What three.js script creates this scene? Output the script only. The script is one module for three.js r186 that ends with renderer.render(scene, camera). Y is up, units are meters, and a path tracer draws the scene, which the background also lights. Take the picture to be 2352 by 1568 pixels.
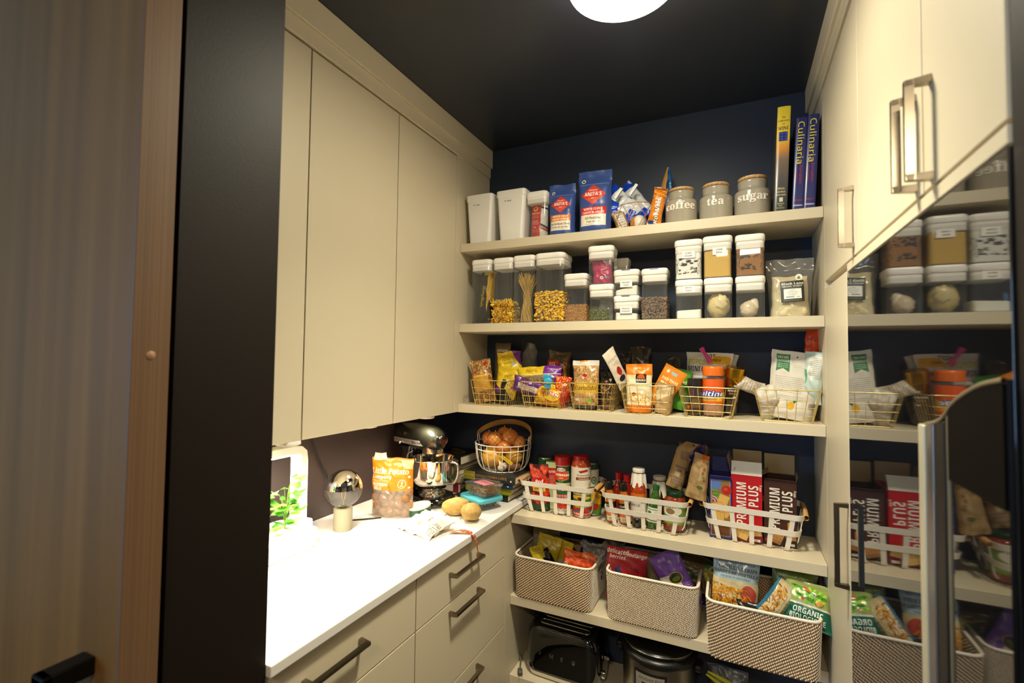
import * as THREE from 'three';
import { RoundedBoxGeometry } from 'three/addons/geometries/RoundedBoxGeometry.js';
import { mergeGeometries } from 'three/addons/utils/BufferGeometryUtils.js';
import { ImprovedNoise } from 'three/addons/math/ImprovedNoise.js';
import { RectAreaLightUniformsLib } from 'three/addons/lights/RectAreaLightUniformsLib.js';
import { FontLoader } from 'three/addons/loaders/FontLoader.js';
import { TextGeometry } from 'three/addons/geometries/TextGeometry.js';

// ---------- camera, sky, lights, exposure ----------
const scene = new THREE.Scene();
const camera = new THREE.PerspectiveCamera(71.08, 2352 / 1568, 0.05, 60);
camera.position.set(1.2525, 1.6017, 2.3556);
{
  const ya = 0.4377, pi = 0.0363;
  camera.lookAt(1.2525 - Math.sin(ya) * Math.cos(pi), 1.6017 + Math.sin(pi), 2.3556 - Math.cos(ya) * Math.cos(pi));
  camera.rotateZ(0.0121);
}
camera.focus = 2.25; camera.userData.fStop = 2.6;
const renderer = new THREE.WebGLRenderer({ antialias: true });
renderer.toneMapping = THREE.LinearToneMapping;
renderer.toneMappingExposure = 1.12;
renderer.shadowMap.enabled = true;
RectAreaLightUniformsLib.init();
scene.background = new THREE.Color().setRGB(0.35, 0.48, 0.7);
function areaLight(color, L, w, h, pos, target, parent = scene) {
  const l = new THREE.RectAreaLight(new THREE.Color().setRGB(...color), L, w, h);
  l.position.set(...pos); parent.add(l); l.lookAt(...target); return l;
}
// daylight entering through the kitchen window behind the camera, and the kitchen ceiling panel
areaLight([0.32, 0.6, 1.0], 10, 1.4, 1.3, [-1.5, 1.65, 4.94], [-1.5, 1.65, 0]);
areaLight([1.0, 0.84, 0.6], 95, 0.5, 0.5, [1.3, 2.74, 3.6], [1.3, 0, 3.6]);
const LAMP = { x: 0.972, z: 1.052, color: [1.0, 0.92, 0.7], L: 70, spot: 9.5 };
const PUCKS = [[-0.03, 1.275], [-0.08, 0.86], [-0.05, 0.5]];
const GROW = { color: [1.0, 0.95, 0.86], L: 58 };

// ---------- helpers ----------
const TAU = Math.PI * 2, PI = Math.PI;
function rng(seed) { let a = seed * 2654435761 >>> 0; return () => { a = a + 0x6D2B79F5 | 0; let t = Math.imul(a ^ a >>> 15, 1 | a); t = t + Math.imul(t ^ t >>> 7, 61 | t) ^ t; return ((t ^ t >>> 14) >>> 0) / 4294967296; }; }
const noise = new ImprovedNoise(), nz = (x, y, z) => noise.noise(x + 0.37, y + 0.71, z + 0.13);
const used = {};
function numbered(n) { const k = used[n] = (used[n] ?? -1) + 1; return k ? n + '_' + String(k).padStart(3, '0') : n; }
function thing(name, label, category, pos = [0, 0, 0], turn = 0, group) {
  const o = new THREE.Group(); o.name = numbered(name); o.position.set(...pos); o.rotation.order = 'YXZ'; o.rotation.y = turn;
  o.userData = { label, category }; if (group) o.userData.group = group; scene.add(o); return o;
}
function part(name, geo, material, parent, label) {
  const m = new THREE.Mesh(Array.isArray(geo) ? merge(geo) : geo, material); m.name = name; parent.add(m); if (label) m.userData.label = label; return m;
}
function metreUV(g) { const p = g.attributes.position, n = g.attributes.normal, u = g.attributes.uv; for (let i = 0; i < p.count; i++) { const a = Math.abs(n.getX(i)), b = Math.abs(n.getY(i)), c = Math.abs(n.getZ(i)); a > b && a > c ? u.setXY(i, p.getZ(i), p.getY(i)) : b > c ? u.setXY(i, p.getX(i), p.getZ(i)) : u.setXY(i, p.getX(i), p.getY(i)); } return g; }
function struct(name, geo, material, parent = scene) {
  const m = new THREE.Mesh(metreUV(Array.isArray(geo) ? merge(geo) : geo), material); m.name = name; parent.add(m); if (parent === scene) m.userData = { kind: 'structure' }; return m;
}
function stuff(name, label, category, geo, material, pos = [0, 0, 0], turn = 0) {
  const m = new THREE.Mesh(Array.isArray(geo) ? merge(geo) : geo, material); m.name = numbered(name); m.position.set(...pos); m.rotation.y = turn;
  m.userData = { label, category, kind: 'stuff' }; scene.add(m); return m;
}
function lean(o, rx, rz) { o.rotation.x = rx; o.rotation.z = rz; return o; }
const mats = {};
function M(color, roughness = 0.5, metalness = 0, extra) {
  const k = color + roughness + metalness + JSON.stringify(extra ?? 0);
  return mats[k] ??= new THREE.MeshPhysicalMaterial({ color, roughness, metalness, side: THREE.DoubleSide, ...(extra ?? {}) });
}
function lin(r, g, b) { return '#' + new THREE.Color().setRGB(r, g, b).getHexString(); }
const clear = new THREE.MeshPhysicalMaterial({ color: '#f4f6f6', roughness: 0.03, transmission: 0.96, thickness: 0, ior: 1.45, side: THREE.DoubleSide });
const film = new THREE.MeshPhysicalMaterial({ color: '#f4f2ec', roughness: 0.1, transmission: 0.9, thickness: 0, ior: 1.45, side: THREE.DoubleSide });
function clean(g) {
  const n = g.index ? g.toNonIndexed() : g;
  for (const k of Object.keys(n.attributes)) if (!['position', 'normal', 'uv'].includes(k)) n.deleteAttribute(k);
  if (!n.attributes.uv) n.setAttribute('uv', new THREE.Float32BufferAttribute(new Float32Array(n.attributes.position.count * 2), 2));
  n.clearGroups?.(); return n;
}
function merge(list) { return list.length === 1 ? list[0] : mergeGeometries(list.map(clean)); }
function bx(w, h, d, x = 0, y = 0, z = 0, r = 0.0015) {
  const g = r ? new RoundedBoxGeometry(w, h, d, 1, Math.min(r, w * 0.49, h * 0.49, d * 0.49)) : new THREE.BoxGeometry(w, h, d); g.translate(x, y, z); return g;
}
function b2(x0, x1, y0, y1, z0, z1, r = 0) { return bx(x1 - x0, y1 - y0, z1 - z0, (x0 + x1) / 2, (y0 + y1) / 2, (z0 + z1) / 2, r); }
function tube(pts, r, n = 12, rad = 6, closed = false) {
  return new THREE.TubeGeometry(new THREE.CatmullRomCurve3(pts.map(p => new THREE.Vector3(...p)), closed, 'centripetal'), n, r, rad, closed);
}
function rod(a, b, r, rad = 6) {
  const A = new THREE.Vector3(...a), B = new THREE.Vector3(...b), d = B.clone().sub(A), g = new THREE.CylinderGeometry(r, r, d.length(), rad, 1);
  g.applyQuaternion(new THREE.Quaternion().setFromUnitVectors(new THREE.Vector3(0, 1, 0), d.clone().normalize())); g.translate(...A.add(B).multiplyScalar(0.5).toArray()); return g;
}
function lathe(prof, seg = 32) { return new THREE.LatheGeometry(prof.map(p => new THREE.Vector2(p[0], p[1])), seg); }
function cyl(r0, r1, h, y = 0, seg = 28, open = false) { const g = new THREE.CylinderGeometry(r1, r0, h, seg, 1, open); g.translate(0, y + h / 2, 0); return g; }
// label band that wraps the front of a cylinder, u runs left to right as seen from +z
function wrap(r, h, y, arc = 1.25 * PI, turn = 0, r1 = r) { const g = new THREE.CylinderGeometry(r1, r, h, 28, 1, true, -arc / 2 + turn, arc); g.translate(0, y + h / 2, 0); return g; }
function ring(w, d, r, n = 5) { // rounded rectangle, counter-clockwise seen from above, n points a corner
  const p = []; for (const [sx, sz, a0] of [[1, 1, 0], [-1, 1, 1], [-1, -1, 2], [1, -1, 3]]) for (let i = 0; i <= n; i++) { const a = (a0 + i / n) * PI / 2; p.push([sx * (w / 2 - r) + r * Math.cos(a), sz * (d / 2 - r) + r * Math.sin(a)]); } return p;
}
function loft(secs, caps = 0) { // secs: closed rings of [x,y,z]; caps bit 1 bottom, bit 2 top
  const n = secs[0].length, pos = [], uv = [], idx = [];
  secs.forEach((s, j) => { for (let i = 0; i <= n; i++) { pos.push(...s[i % n]); uv.push(i / n, j / (secs.length - 1)); } });
  for (let j = 0; j < secs.length - 1; j++) for (let i = 0; i < n; i++) { const a = j * (n + 1) + i, b = a + 1, c = a + n + 1, d = c + 1; idx.push(a, c, b, b, c, d); }
  const g = new THREE.BufferGeometry(); g.setAttribute('position', new THREE.Float32BufferAttribute(pos, 3)); g.setAttribute('uv', new THREE.Float32BufferAttribute(uv, 2)); g.setIndex(idx); g.computeVertexNormals();
  const out = [g];
  const cap = (s, up) => { const c = [0, 1, 2].map(k => s.reduce((t, p) => t + p[k], 0) / n), P = [...c], I = [], U = [0.5, 0.5]; s.forEach(p => { P.push(...p); U.push(0.5, 0.5); }); for (let i = 0; i < n; i++) I.push(0, ...(up ? [1 + (i + 1) % n, 1 + i] : [1 + i, 1 + (i + 1) % n])); const k = new THREE.BufferGeometry(); k.setAttribute('position', new THREE.Float32BufferAttribute(P, 3)); k.setAttribute('uv', new THREE.Float32BufferAttribute(U, 2)); k.setIndex(I); k.computeVertexNormals(); out.push(k); };
  if (caps & 1) cap(secs[0], false); if (caps & 2) cap(secs[secs.length - 1], true);
  return merge(out);
}
const at = (pts, y) => pts.map(p => [p[0], y, p[1]]);
function rbox(w, d, r, ys, sc = [], caps = 3, n = 4) { return loft(ys.map((y, i) => at(ring(w * (sc[i] ?? 1), d * (sc[i] ?? 1), r * (sc[i] ?? 1), n), y)), caps); }
function sphereish(rx, ry, rz, amp, seed, seg = 20, k = 2.2) {
  const g = new THREE.SphereGeometry(1, seg, Math.round(seg * 0.7)), p = g.attributes.position;
  for (let i = 0; i < p.count; i++) { const x = p.getX(i), y = p.getY(i), z = p.getZ(i), s = 1 + amp * nz(x * k + seed * 7, y * k + seed * 3, z * k); p.setXYZ(i, x * rx * s, y * ry * s, z * rz * s); }
  g.computeVertexNormals(); return g;
}
// ---------- flat print: all labels share a few atlas pages ----------
const pages = []; let cur = null;
function P(w, h, draw) {
  if (!cur || (cur.x + w + 4 > 2048 && cur.y + cur.rh + h + 4 > 2048) || (cur.x + w + 4 <= 2048 && cur.y + h + 4 > 2048)) {
    const cv = document.createElement('canvas'); cv.width = cv.height = 2048; const tx = new THREE.CanvasTexture(cv); tx.colorSpace = THREE.SRGBColorSpace; tx.anisotropy = 8;
    cur = { cv, c: cv.getContext('2d'), tx, x: 2, y: 2, rh: 0, i: pages.length }; pages.push(cur);
  }
  if (cur.x + w + 4 > 2048) { cur.x = 2; cur.y += cur.rh + 4; cur.rh = 0; }
  const c = cur.c; c.save(); c.beginPath(); c.rect(cur.x, cur.y, w, h); c.clip(); c.translate(cur.x, cur.y); draw(c, w, h); c.restore();
  const r = { page: cur.i, u0: (cur.x + 1) / 2048, u1: (cur.x + w - 1) / 2048, v1: 1 - (cur.y + 1) / 2048, v0: 1 - (cur.y + h - 1) / 2048 };
  cur.x += w + 4; cur.rh = Math.max(cur.rh, h); return r;
}
function R(geo, r) { const u = geo.attributes.uv; for (let i = 0; i < u.count; i++) u.setXY(i, r.u0 + (r.u1 - r.u0) * u.getX(i), r.v0 + (r.v1 - r.v0) * u.getY(i)); return geo; }
const pm = {};
function PM(r, roughness = 0.45, extra) { const k = r.page + '|' + roughness + JSON.stringify(extra ?? 0); return pm[k] ??= new THREE.MeshPhysicalMaterial({ map: pages[r.page].tx, roughness, side: THREE.DoubleSide, ...(extra ?? {}) }); }
function printed(name, geo, r, parent, rough = 0.45, label, extra) { return part(name, R(geo, r), PM(r, rough, extra), parent, label); }
function T(c, s, x, y, size, color, o = {}) {
  c.save(); c.translate(x, y); if (o.r) c.rotate(o.r); if (o.sx) c.scale(o.sx, 1); c.font = `${o.w ?? 'bold'} ${size}px ${o.f ?? 'sans-serif'}`; c.textAlign = o.a ?? 'center'; c.textBaseline = 'middle'; c.fillStyle = color; if (o.st) { c.lineWidth = o.lw ?? 3; c.strokeStyle = o.st; c.lineJoin = 'round'; c.strokeText(s, 0, 0); } c.fillText(s, 0, 0); c.restore();
}
function F(c, color, x, y, w, h) { c.fillStyle = color; c.fillRect(x, y, w, h); }
function E_(c, color, x, y, rx, ry = rx, r = 0) { c.fillStyle = color; c.beginPath(); c.ellipse(x, y, rx, ry, r, 0, TAU); c.fill(); }
function G(c, color, pts) { c.fillStyle = color; c.beginPath(); pts.forEach((p, i) => i ? c.lineTo(...p) : c.moveTo(...p)); c.closePath(); c.fill(); }
function lines(c, color, x, y, w, n, gap, th = 2, seed = 1) { const q = rng(seed); for (let i = 0; i < n; i++) { let a = x; while (a < x + w - 4) { const l = Math.min(4 + q() * 16, x + w - a); F(c, color, a, y + i * gap, l, th); a += l + 3; } } }
function plane(w, h, x = 0, y = 0, z = 0) { const g = new THREE.PlaneGeometry(w, h); g.translate(x, y, z); return g; }
const plainCache = {};
function plain(color) { return plainCache[color] ??= P(8, 8, c => F(c, color, 0, 0, 8, 8)); }
// ---------- flexible packs ----------
function pouch({ w, h, d, wt = w, seal = 0.07, gusset = true, amp = 0.004, seed = 1, nu = 18, nv = 24, v0 = 0, v1 = 1, bulge = 0.55, off = 0, k = 28, bend = null }) {
  const hd = v => { if (gusset) { if (v < 0.1) return d / 2 * (0.86 + 1.4 * v); const t = (v - 0.1) / (1 - seal - 0.1); return t >= 1 ? 0 : d / 2 * Math.pow(1 - t, bulge); } const t = (v - seal) / (1 - 2 * seal); return t <= 0 || t >= 1 ? 0 : d / 2 * Math.pow(Math.sin(PI * t), 0.55); };
  const pos = [], uv = [], idx = [];
  for (const s of [1, -1]) {
    const b = pos.length / 3;
    for (let j = 0; j <= nv; j++) for (let i = 0; i <= nu; i++) {
      const v = v0 + (v1 - v0) * j / nv, u = -1 + 2 * i / nu, cr = Math.sqrt(Math.max(0, 1 - Math.pow(Math.abs(u), 2.8))), H = hd(v);
      let x = u * (w + (wt - w) * v) / 2 * (1 - 0.07 * H / (d / 2 + 1e-6)), y = v * h, z = s * (H * cr + 0.0007 + off);
      z += amp * nz(x * k, y * k, seed) * (0.35 + (H > 0.002 ? 0.4 : 0.9)) + s * amp * cr * nz(x * k * 1.7, y * k * 1.7, seed + 9 * s) * (H > 0.001 ? 1 : 0.2);
      x += amp * 0.5 * nz(y * k, seed, u * 1.5); if (v > 0.9) y += amp * nz(x * k * 0.6, seed, 3);
      if (bend) [x, y, z] = bend(x, y, z, v, u);
      pos.push(x, y, z); uv.push((u * 1 + 1) / 2, j / nv);
    }
    for (let j = 0; j < nv; j++) for (let i = 0; i < nu; i++) { const a = b + j * (nu + 1) + i, e = a + 1, f = a + nu + 1, g2 = f + 1; s > 0 ? idx.push(a, e, f, e, g2, f) : idx.push(a, f, e, e, f, g2); }
  }
  const g = new THREE.BufferGeometry(); g.setAttribute('position', new THREE.Float32BufferAttribute(pos, 3)); g.setAttribute('uv', new THREE.Float32BufferAttribute(uv, 2)); g.setIndex(idx); g.computeVertexNormals();
  if (v0 > 0 || !gusset) return g;
  const bp = [], bu = [], bi = [], half = pos.length / 2; // bottom panel
  for (let i = 0; i <= nu; i++) { bp.push(...pos.slice(i * 3, i * 3 + 3), ...pos.slice(half + i * 3, half + i * 3 + 3)); bu.push(i / nu, 0, i / nu, 0.02); if (i < nu) { const a = i * 2; bi.push(a, a + 1, a + 2, a + 1, a + 3, a + 2); } }
  const q = new THREE.BufferGeometry(); q.setAttribute('position', new THREE.Float32BufferAttribute(bp, 3)); q.setAttribute('uv', new THREE.Float32BufferAttribute(bu, 2)); q.setIndex(bi); q.computeVertexNormals();
  return merge([g, q]);
}
// pack(): a printed pouch as one thing; tilt = [about x, about z]
function pack(name, label, category, pos, turn, tilt, opt, rect, rough = 0.35, group) {
  const o = thing(name, label, category, pos, turn, group); lean(o, tilt[0], tilt[1]);
  printed('bag', pouch(opt), rect, o, rough); return o;
}
// ---------- procedural surface textures ----------
function dataTex(n, m, fn, srgb = true) {
  const a = new Uint8Array(n * m * 4); for (let y = 0; y < m; y++) for (let x = 0; x < n; x++) { const c = fn(x / n, y / m); const i = (y * n + x) * 4; a[i] = c[0]; a[i + 1] = c[1]; a[i + 2] = c[2]; a[i + 3] = 255; }
  const t = new THREE.DataTexture(a, n, m, THREE.RGBAFormat); t.wrapS = t.wrapT = THREE.RepeatWrapping; t.magFilter = THREE.LinearFilter; t.minFilter = THREE.LinearMipmapLinearFilter; t.generateMipmaps = true; if (srgb) t.colorSpace = THREE.SRGBColorSpace; t.needsUpdate = true; return t;
}
const mix = (a, b, t) => a.map((v, i) => v + (b[i] - v) * t), cl = (x, a = 0, b = 1) => Math.max(a, Math.min(b, x));
const woodTall = dataTex(256, 512, (u, v) => {
  const s = nz(u * 14, v * 0.9, 1) * 0.4 + nz(u * 40, v * 1.5, 4) * 0.25 + nz(u * 110, v * 3, 8) * 0.12; return mix([100, 70, 31], [144, 103, 50], cl(0.5 + s)); });
const woodWarm = dataTex(256, 256, (u, v) => { const s = nz(u * 26, v * 1.1, 2) * 0.5 + nz(u * 90, v * 2, 5) * 0.3; return mix([100, 74, 52], [124, 94, 66], cl(0.5 + s)); });
const bamboo = dataTex(256, 256, (u, v) => { const a = Math.hypot((u - 0.2) * 5, (v - 0.4) * 1.2) + 0.25 * nz(u * 3, v * 3, 1); const s = Math.sin(a * 26) * 0.5; return mix([196, 150, 92], [226, 188, 132], cl(0.5 + s * 0.7 + nz(u * 80, v * 4, 2) * 0.2)); });
const fine = ((t) => (t.repeat.set(3, 3), t))(dataTex(256, 256, (u, v) => { const q = 128 + 90 * (nz(u * 60, v * 60, 1) * 0.6 + nz(u * 128, v * 128, 7) * 0.6); return [q, q, q]; }, false));
const brushed = dataTex(64, 512, (u, v) => { const q = 128 + 70 * nz(u * 2, v * 220, 3); return [q, q, q]; }, false);
const cream = new THREE.MeshPhysicalMaterial({ color: lin(0.64, 0.56, 0.4), roughness: 0.42, side: THREE.DoubleSide });
const counterMat = new THREE.MeshPhysicalMaterial({ color: lin(0.8, 0.77, 0.72), roughness: 0.3, side: THREE.DoubleSide });
const navy = new THREE.MeshPhysicalMaterial({ color: lin(0.031, 0.043, 0.075), roughness: 0.45, specularIntensity: 0.55, bumpMap: fine, bumpScale: 0.0002 });
const ceilMat = new THREE.MeshPhysicalMaterial({ color: lin(0.03, 0.036, 0.052), roughness: 0.36, bumpMap: fine, bumpScale: 0.0001 });
const plum = new THREE.MeshPhysicalMaterial({ color: lin(0.055, 0.037, 0.034), roughness: 0.45, bumpMap: fine, bumpScale: 0.0002 });
const jambMat = new THREE.MeshPhysicalMaterial({ color: lin(0.01, 0.006, 0.0045), roughness: 0.5, specularIntensity: 0.5, bumpMap: fine, bumpScale: 0.0003 });
const nickel = M('#8d8474', 0.24, 1), chrome = M('#d9d6d0', 0.08, 1), steel = M('#b9b5ac', 0.22, 1), darkSteel = M('#6b6459', 0.35, 1);

// ---------- room shell ----------
const XR = 1.548, XC = 0.299, ZS = 0.307, CT = 0.915, H = 2.768, XL = -0.351;
const S = { 1: 2.175, 2: 1.773, 3: 1.375, 4: 0.879, 5: 0.507, 6: 0.148 };
struct('wall_back', b2(-0.6, 2.4, 0, H, -0.15, 0), navy);
struct('wall_left', b2(-0.5, XL, 0, H, -0.0, 1.6), plum);
struct('wall_right', b2(2.2, 2.35, 0, H, 0, 1.6), navy);
struct('ceiling', b2(-0.6, 2.4, H, H + 0.12, -0.15, 1.815), ceilMat);
struct('floor', b2(-3, 4, -0.1, 0, -0.15, 5.1), M('#40352b', 0.5));
struct('wall_front', [b2(-2.6, 0.305, 0, H, 1.6, 1.815), b2(XR + 0.004, 3.6, 0, H, 1.6, 1.815), b2(0.305, XR + 0.004, 2.68, H, 1.6, 1.815)], jambMat);
// kitchen that the doorway opens to
const kw = M('#b8ad98', 0.7);
struct('wall_kitchen_back', [b2(-2.6, 3.6, 0, 1.0, 5, 5.15), b2(-2.6, 3.6, 2.3, H, 5, 5.15), b2(-2.6, -2.2, 1.0, 2.3, 5, 5.15), b2(-0.8, 3.6, 1.0, 2.3, 5, 5.15)], kw);
struct('wall_kitchen_left', b2(-2.75, -2.6, 0, H, 1.6, 5.15), kw);
struct('wall_kitchen_right', b2(3.6, 3.75, 0, H, 1.6, 5.15), kw);
struct('ceiling_kitchen', b2(-2.75, 3.75, H, H + 0.12, 1.815, 5.15), M('#cfc8ba', 0.8));
{ const w = struct('window_1', [b2(-2.2, -0.8, 1.0, 1.04, 5.03, 5.1), b2(-2.2, -0.8, 2.26, 2.3, 5.03, 5.1), b2(-2.2, -2.16, 1.04, 2.26, 5.03, 5.1), b2(-0.84, -0.8, 1.04, 2.26, 5.03, 5.1)], M('#e8e6e0', 0.5)); part('pane', b2(-2.16, -0.84, 1.04, 2.26, 5.06, 5.066), clear, w); }
{ const o = thing('ceiling_panel_light', 'square flat kitchen ceiling panel light behind the doorway', 'light', [1.3, H, 3.6]); part('frame', bx(0.54, 0.03, 0.54, 0, -0.012, 0, 0.004), M('#e6e2da', 0.5), o); part('diffuser', bx(0.5, 0.004, 0.5, 0, -0.026, 0, 0), new THREE.MeshStandardMaterial({ color: '#fff', emissive: new THREE.Color().setRGB(1, 0.8, 0.55), emissiveIntensity: 1.5 }), o); }
// crown mouldings above both runs of cabinets
{
  const l = struct('trim_1', [b2(-0.02, 0.008, 2.612, 2.67, 0.003, 1.598, 0.003), b2(-0.02, 0.02, 2.667, H, 0.003, 1.598, 0.004)], cream); l.userData.label = 'cream stepped crown moulding above the wall cabinets';
  struct('trim_2', [b2(XR - 0.008, XR + 0.03, 2.612, 2.67, 0.003, 1.598, 0.003), b2(XR - 0.02, XR + 0.03, 2.667, H, 0.003, 1.598, 0.004)], cream);
  struct('trim_3', b2(-0.351, -0.02, 2.62, H, 0.003, 1.598), cream);
}
// wooden sliding door outside the doorway
{
  const o = thing('sliding_door', 'grained brown wood sliding door outside the doorway with a black pull', 'door', [-0.4, 0, 1.86]);
  const wt = woodTall.clone(); wt.repeat.set(1, 1); wt.needsUpdate = true;
  part('door_leaf', b2(-0.7, 0.712, 0.01, 2.45, -0.03, 0.03, 0.003), new THREE.MeshPhysicalMaterial({ map: wt, roughness: 0.38, bumpMap: wt, bumpScale: 0.0001 }), o);
  part('edge_band', b2(0.706, 0.716, 0.01, 2.45, -0.031, 0.031, 0.002), new THREE.MeshPhysicalMaterial({ map: woodWarm, roughness: 0.5 }), o, 'lighter wood edge strip of the door');
  part('flush_latch', lathe([[0, 0.003], [0.006, 0.002], [0.008, 0]], 16).rotateZ(-PI / 2).translate(0.716, 1.60, 0.0), M('#a07c58', 0.5), o);
  part('pull_handle', [b2(0.607, 0.645, 0.72, 1.078, 0.085, 0.102, 0.004), b2(0.607, 0.645, 1.046, 1.078, 0.03, 0.102, 0.004), b2(0.607, 0.645, 0.72, 0.752, 0.03, 0.102, 0.004)], M('#0b0a09', 0.45, 0.3), o);
}
// ---------- cabinet pulls ----------
// bar pull along local z (len), projecting +x by p
function pullGeo(len, p = 0.036, t = 0.013) {
  const e = t * 0.75;
  const sec = (z, x0, x1, y) => [[x0, -y, z], [x1, -y, z], [x1, y, z], [x0, y, z]];
  const bar = loft([[[p, -t / 2 + 0.002, -len / 2], [p, t / 2 - 0.002, -len / 2], [p - t, t / 2, -len / 2], [p - t, -t / 2, -len / 2]], [[p, -t / 2 + 0.002, len / 2], [p, t / 2 - 0.002, len / 2], [p - t, t / 2, len / 2], [p - t, -t / 2, len / 2]]], 3);
  const post = s => loft([[[0, -t * 0.62, s * (len / 2 - e)], [0, t * 0.62, s * (len / 2 - e)], [0, t * 0.62, s * (len / 2 + 0.003)], [0, -t * 0.62, s * (len / 2 + 0.003)]], [[p, -t / 2 + 0.001, s * (len / 2 - e)], [p, t / 2 - 0.001, s * (len / 2 - e)], [p - 0.002, t / 2 - 0.001, s * len / 2], [p - 0.002, -t / 2 + 0.001, s * len / 2]]], 3);
  const g = merge([bar, post(1), post(-1)]); const q = g.toNonIndexed ? (g.index ? g.toNonIndexed() : g) : g; q.computeVertexNormals(); return q;
}
// ---------- wall cabinets on the left ----------
function cabinet(name, label, x0, x1, y0, y1, z0, z1, face, doors, pullSpec) {
  const o = thing(name, label, 'cabinet');
  part('body', b2(x0, x1, y0, y1, z0, z1), cream, o);
  const d = [];
  for (const [ya, yb, nm] of doors) { const g = face > 0 ? b2(x1, x1 + 0.02, ya, yb, z0 + 0.0012, z1 - 0.0012, 0.0016) : b2(x0 - 0.02, x0, ya, yb, z0 + 0.0012, z1 - 0.0012, 0.0016); d.push(part(nm, g, cream, o)); }
  for (const [i, y, z, len, vert] of pullSpec ?? []) { const g = pullGeo(len); if (vert) g.rotateX(PI / 2); if (face < 0) g.rotateY(PI); g.translate(face > 0 ? x1 + 0.02 : x0 - 0.02, y, z); part('pull', g, nickel, d[i], 'brushed nickel bar pull'); }
  return o;
}
cabinet('wall_cabinet', 'cream handleless wall cabinet beside the doorway above the herb planter', XL, -0.02, 1.335, 2.61, 1.252, 1.598, 1, [[1.335, 2.606, 'door']]);
cabinet('wall_cabinet', 'cream handleless wall cabinet between two others above the bulb lamp', XL, -0.02, 1.335, 2.61, 0.802, 1.25, 1, [[1.335, 2.606, 'door']]);
cabinet('wall_cabinet', 'cream handleless wall cabinet above the stand mixer', XL, -0.02, 1.335, 2.61, 0.352, 0.8, 1, [[1.335, 2.606, 'door']]);
// drawers below the worktop
const XD = XL + 0.004;
cabinet('drawer_unit', 'cream drawer unit next to the open shelves with three bar pulls', XD, XC - 0.02, 0.1, 0.886, 0.365, 1.035, 1, [[0.705, 0.884, 'drawer'], [0.4, 0.701, 'drawer'], [0.102, 0.396, 'drawer']], [[0, 0.807, 0.729, 0.215], [1, 0.667, 0.726, 0.215], [2, 0.362, 0.724, 0.215]]);
cabinet('drawer_unit', 'cream drawer unit next to the dark doorway wall', XD, XC - 0.02, 0.1, 0.886, 1.037, 1.598, 1, [[0.705, 0.884, 'drawer'], [0.4, 0.701, 'drawer'], [0.102, 0.396, 'drawer']], [[0, 0.81, 1.392, 0.2], [1, 0.667, 1.392, 0.2], [2, 0.362, 1.392, 0.2]]);
{ const o = thing('worktop', 'white worktop running along the drawers into the corner', 'worktop'); part('slab', b2(XL + 0.001, 0.319, 0.888, CT, 0.002, 1.598, 0.003), counterMat, o); }
// ---------- open shelving between the two runs ----------
{
  const board = (k, x0, label) => part('board', b2(x0, XR - 0.001, S[k] - 0.041, S[k], 0.001, ZS, 0.0016), cream, thing('shelf', label, 'shelf'));
  board(1, 0.001, 'top cream shelf board under the flour bags and stoneware jars'); board(2, 0.001, 'cream shelf board under the clear canisters'); board(3, 0.001, 'cream shelf board under the gold wire baskets'); board(4, XC + 0.001, 'cream shelf board under the white band baskets'); board(5, XC + 0.001, 'cream shelf board under the woven straw baskets'); board(6, XC + 0.001, 'lowest cream shelf board under the black toaster');
  part('panel', b2(-0.02, 0, 1.335, 2.612, 0.001, 0.3505, 0.001), cream, thing('side_panel', 'cream end panel between the wall cabinets and the upper shelves', 'panel'));
  part('panel', b2(XC - 0.022, XC, 0.0, 0.886, 0.001, 0.363, 0.001), cream, thing('side_panel', 'cream end panel between the drawers and the lower shelves', 'panel'));
  part('panel', b2(XR, XR + 0.022, 0.0, 2.612, 0.001, ZS + 0.003, 0.001), cream, thing('side_panel', 'cream end panel between the shelves and the pull-out larder', 'panel'));
}
// ---------- right run: wall cabinets, tall pull-out, fridge ----------
const XF = XR + 0.02;
cabinet('tall_wall_cabinet', 'cream narrow wall cabinet with bar pull next to the blue cookbooks', XF, 2.15, 1.892, 2.61, 0.312, 0.845, -1, [[1.896, 2.606, 'door']], [[0, 2.003, 0.785, 0.165, 1]]);
cabinet('tall_wall_cabinet', 'cream wall cabinet above the fridge with its pull beside the next cabinet', XF, 2.15, 1.892, 2.61, 0.847, 1.318, -1, [[1.896, 2.606, 'door']], [[0, 1.997, 1.283, 0.17, 1]]);
cabinet('tall_wall_cabinet', 'cream wall cabinet above the fridge touching the doorway wall', XF, 2.15, 1.892, 2.61, 1.32, 1.598, -1, [[1.896, 2.606, 'door']], [[0, 1.993, 1.358, 0.17, 1]]);
cabinet('pull_out_cabinet', 'cream narrow pull-out larder between the open shelves and the fridge', XF, 2.15, 0.1, 1.89, 0.312, 0.684, -1, [[0.102, 1.87, 'door']], [[0, 1.07, 0.664, 0.24, 1]]);
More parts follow.
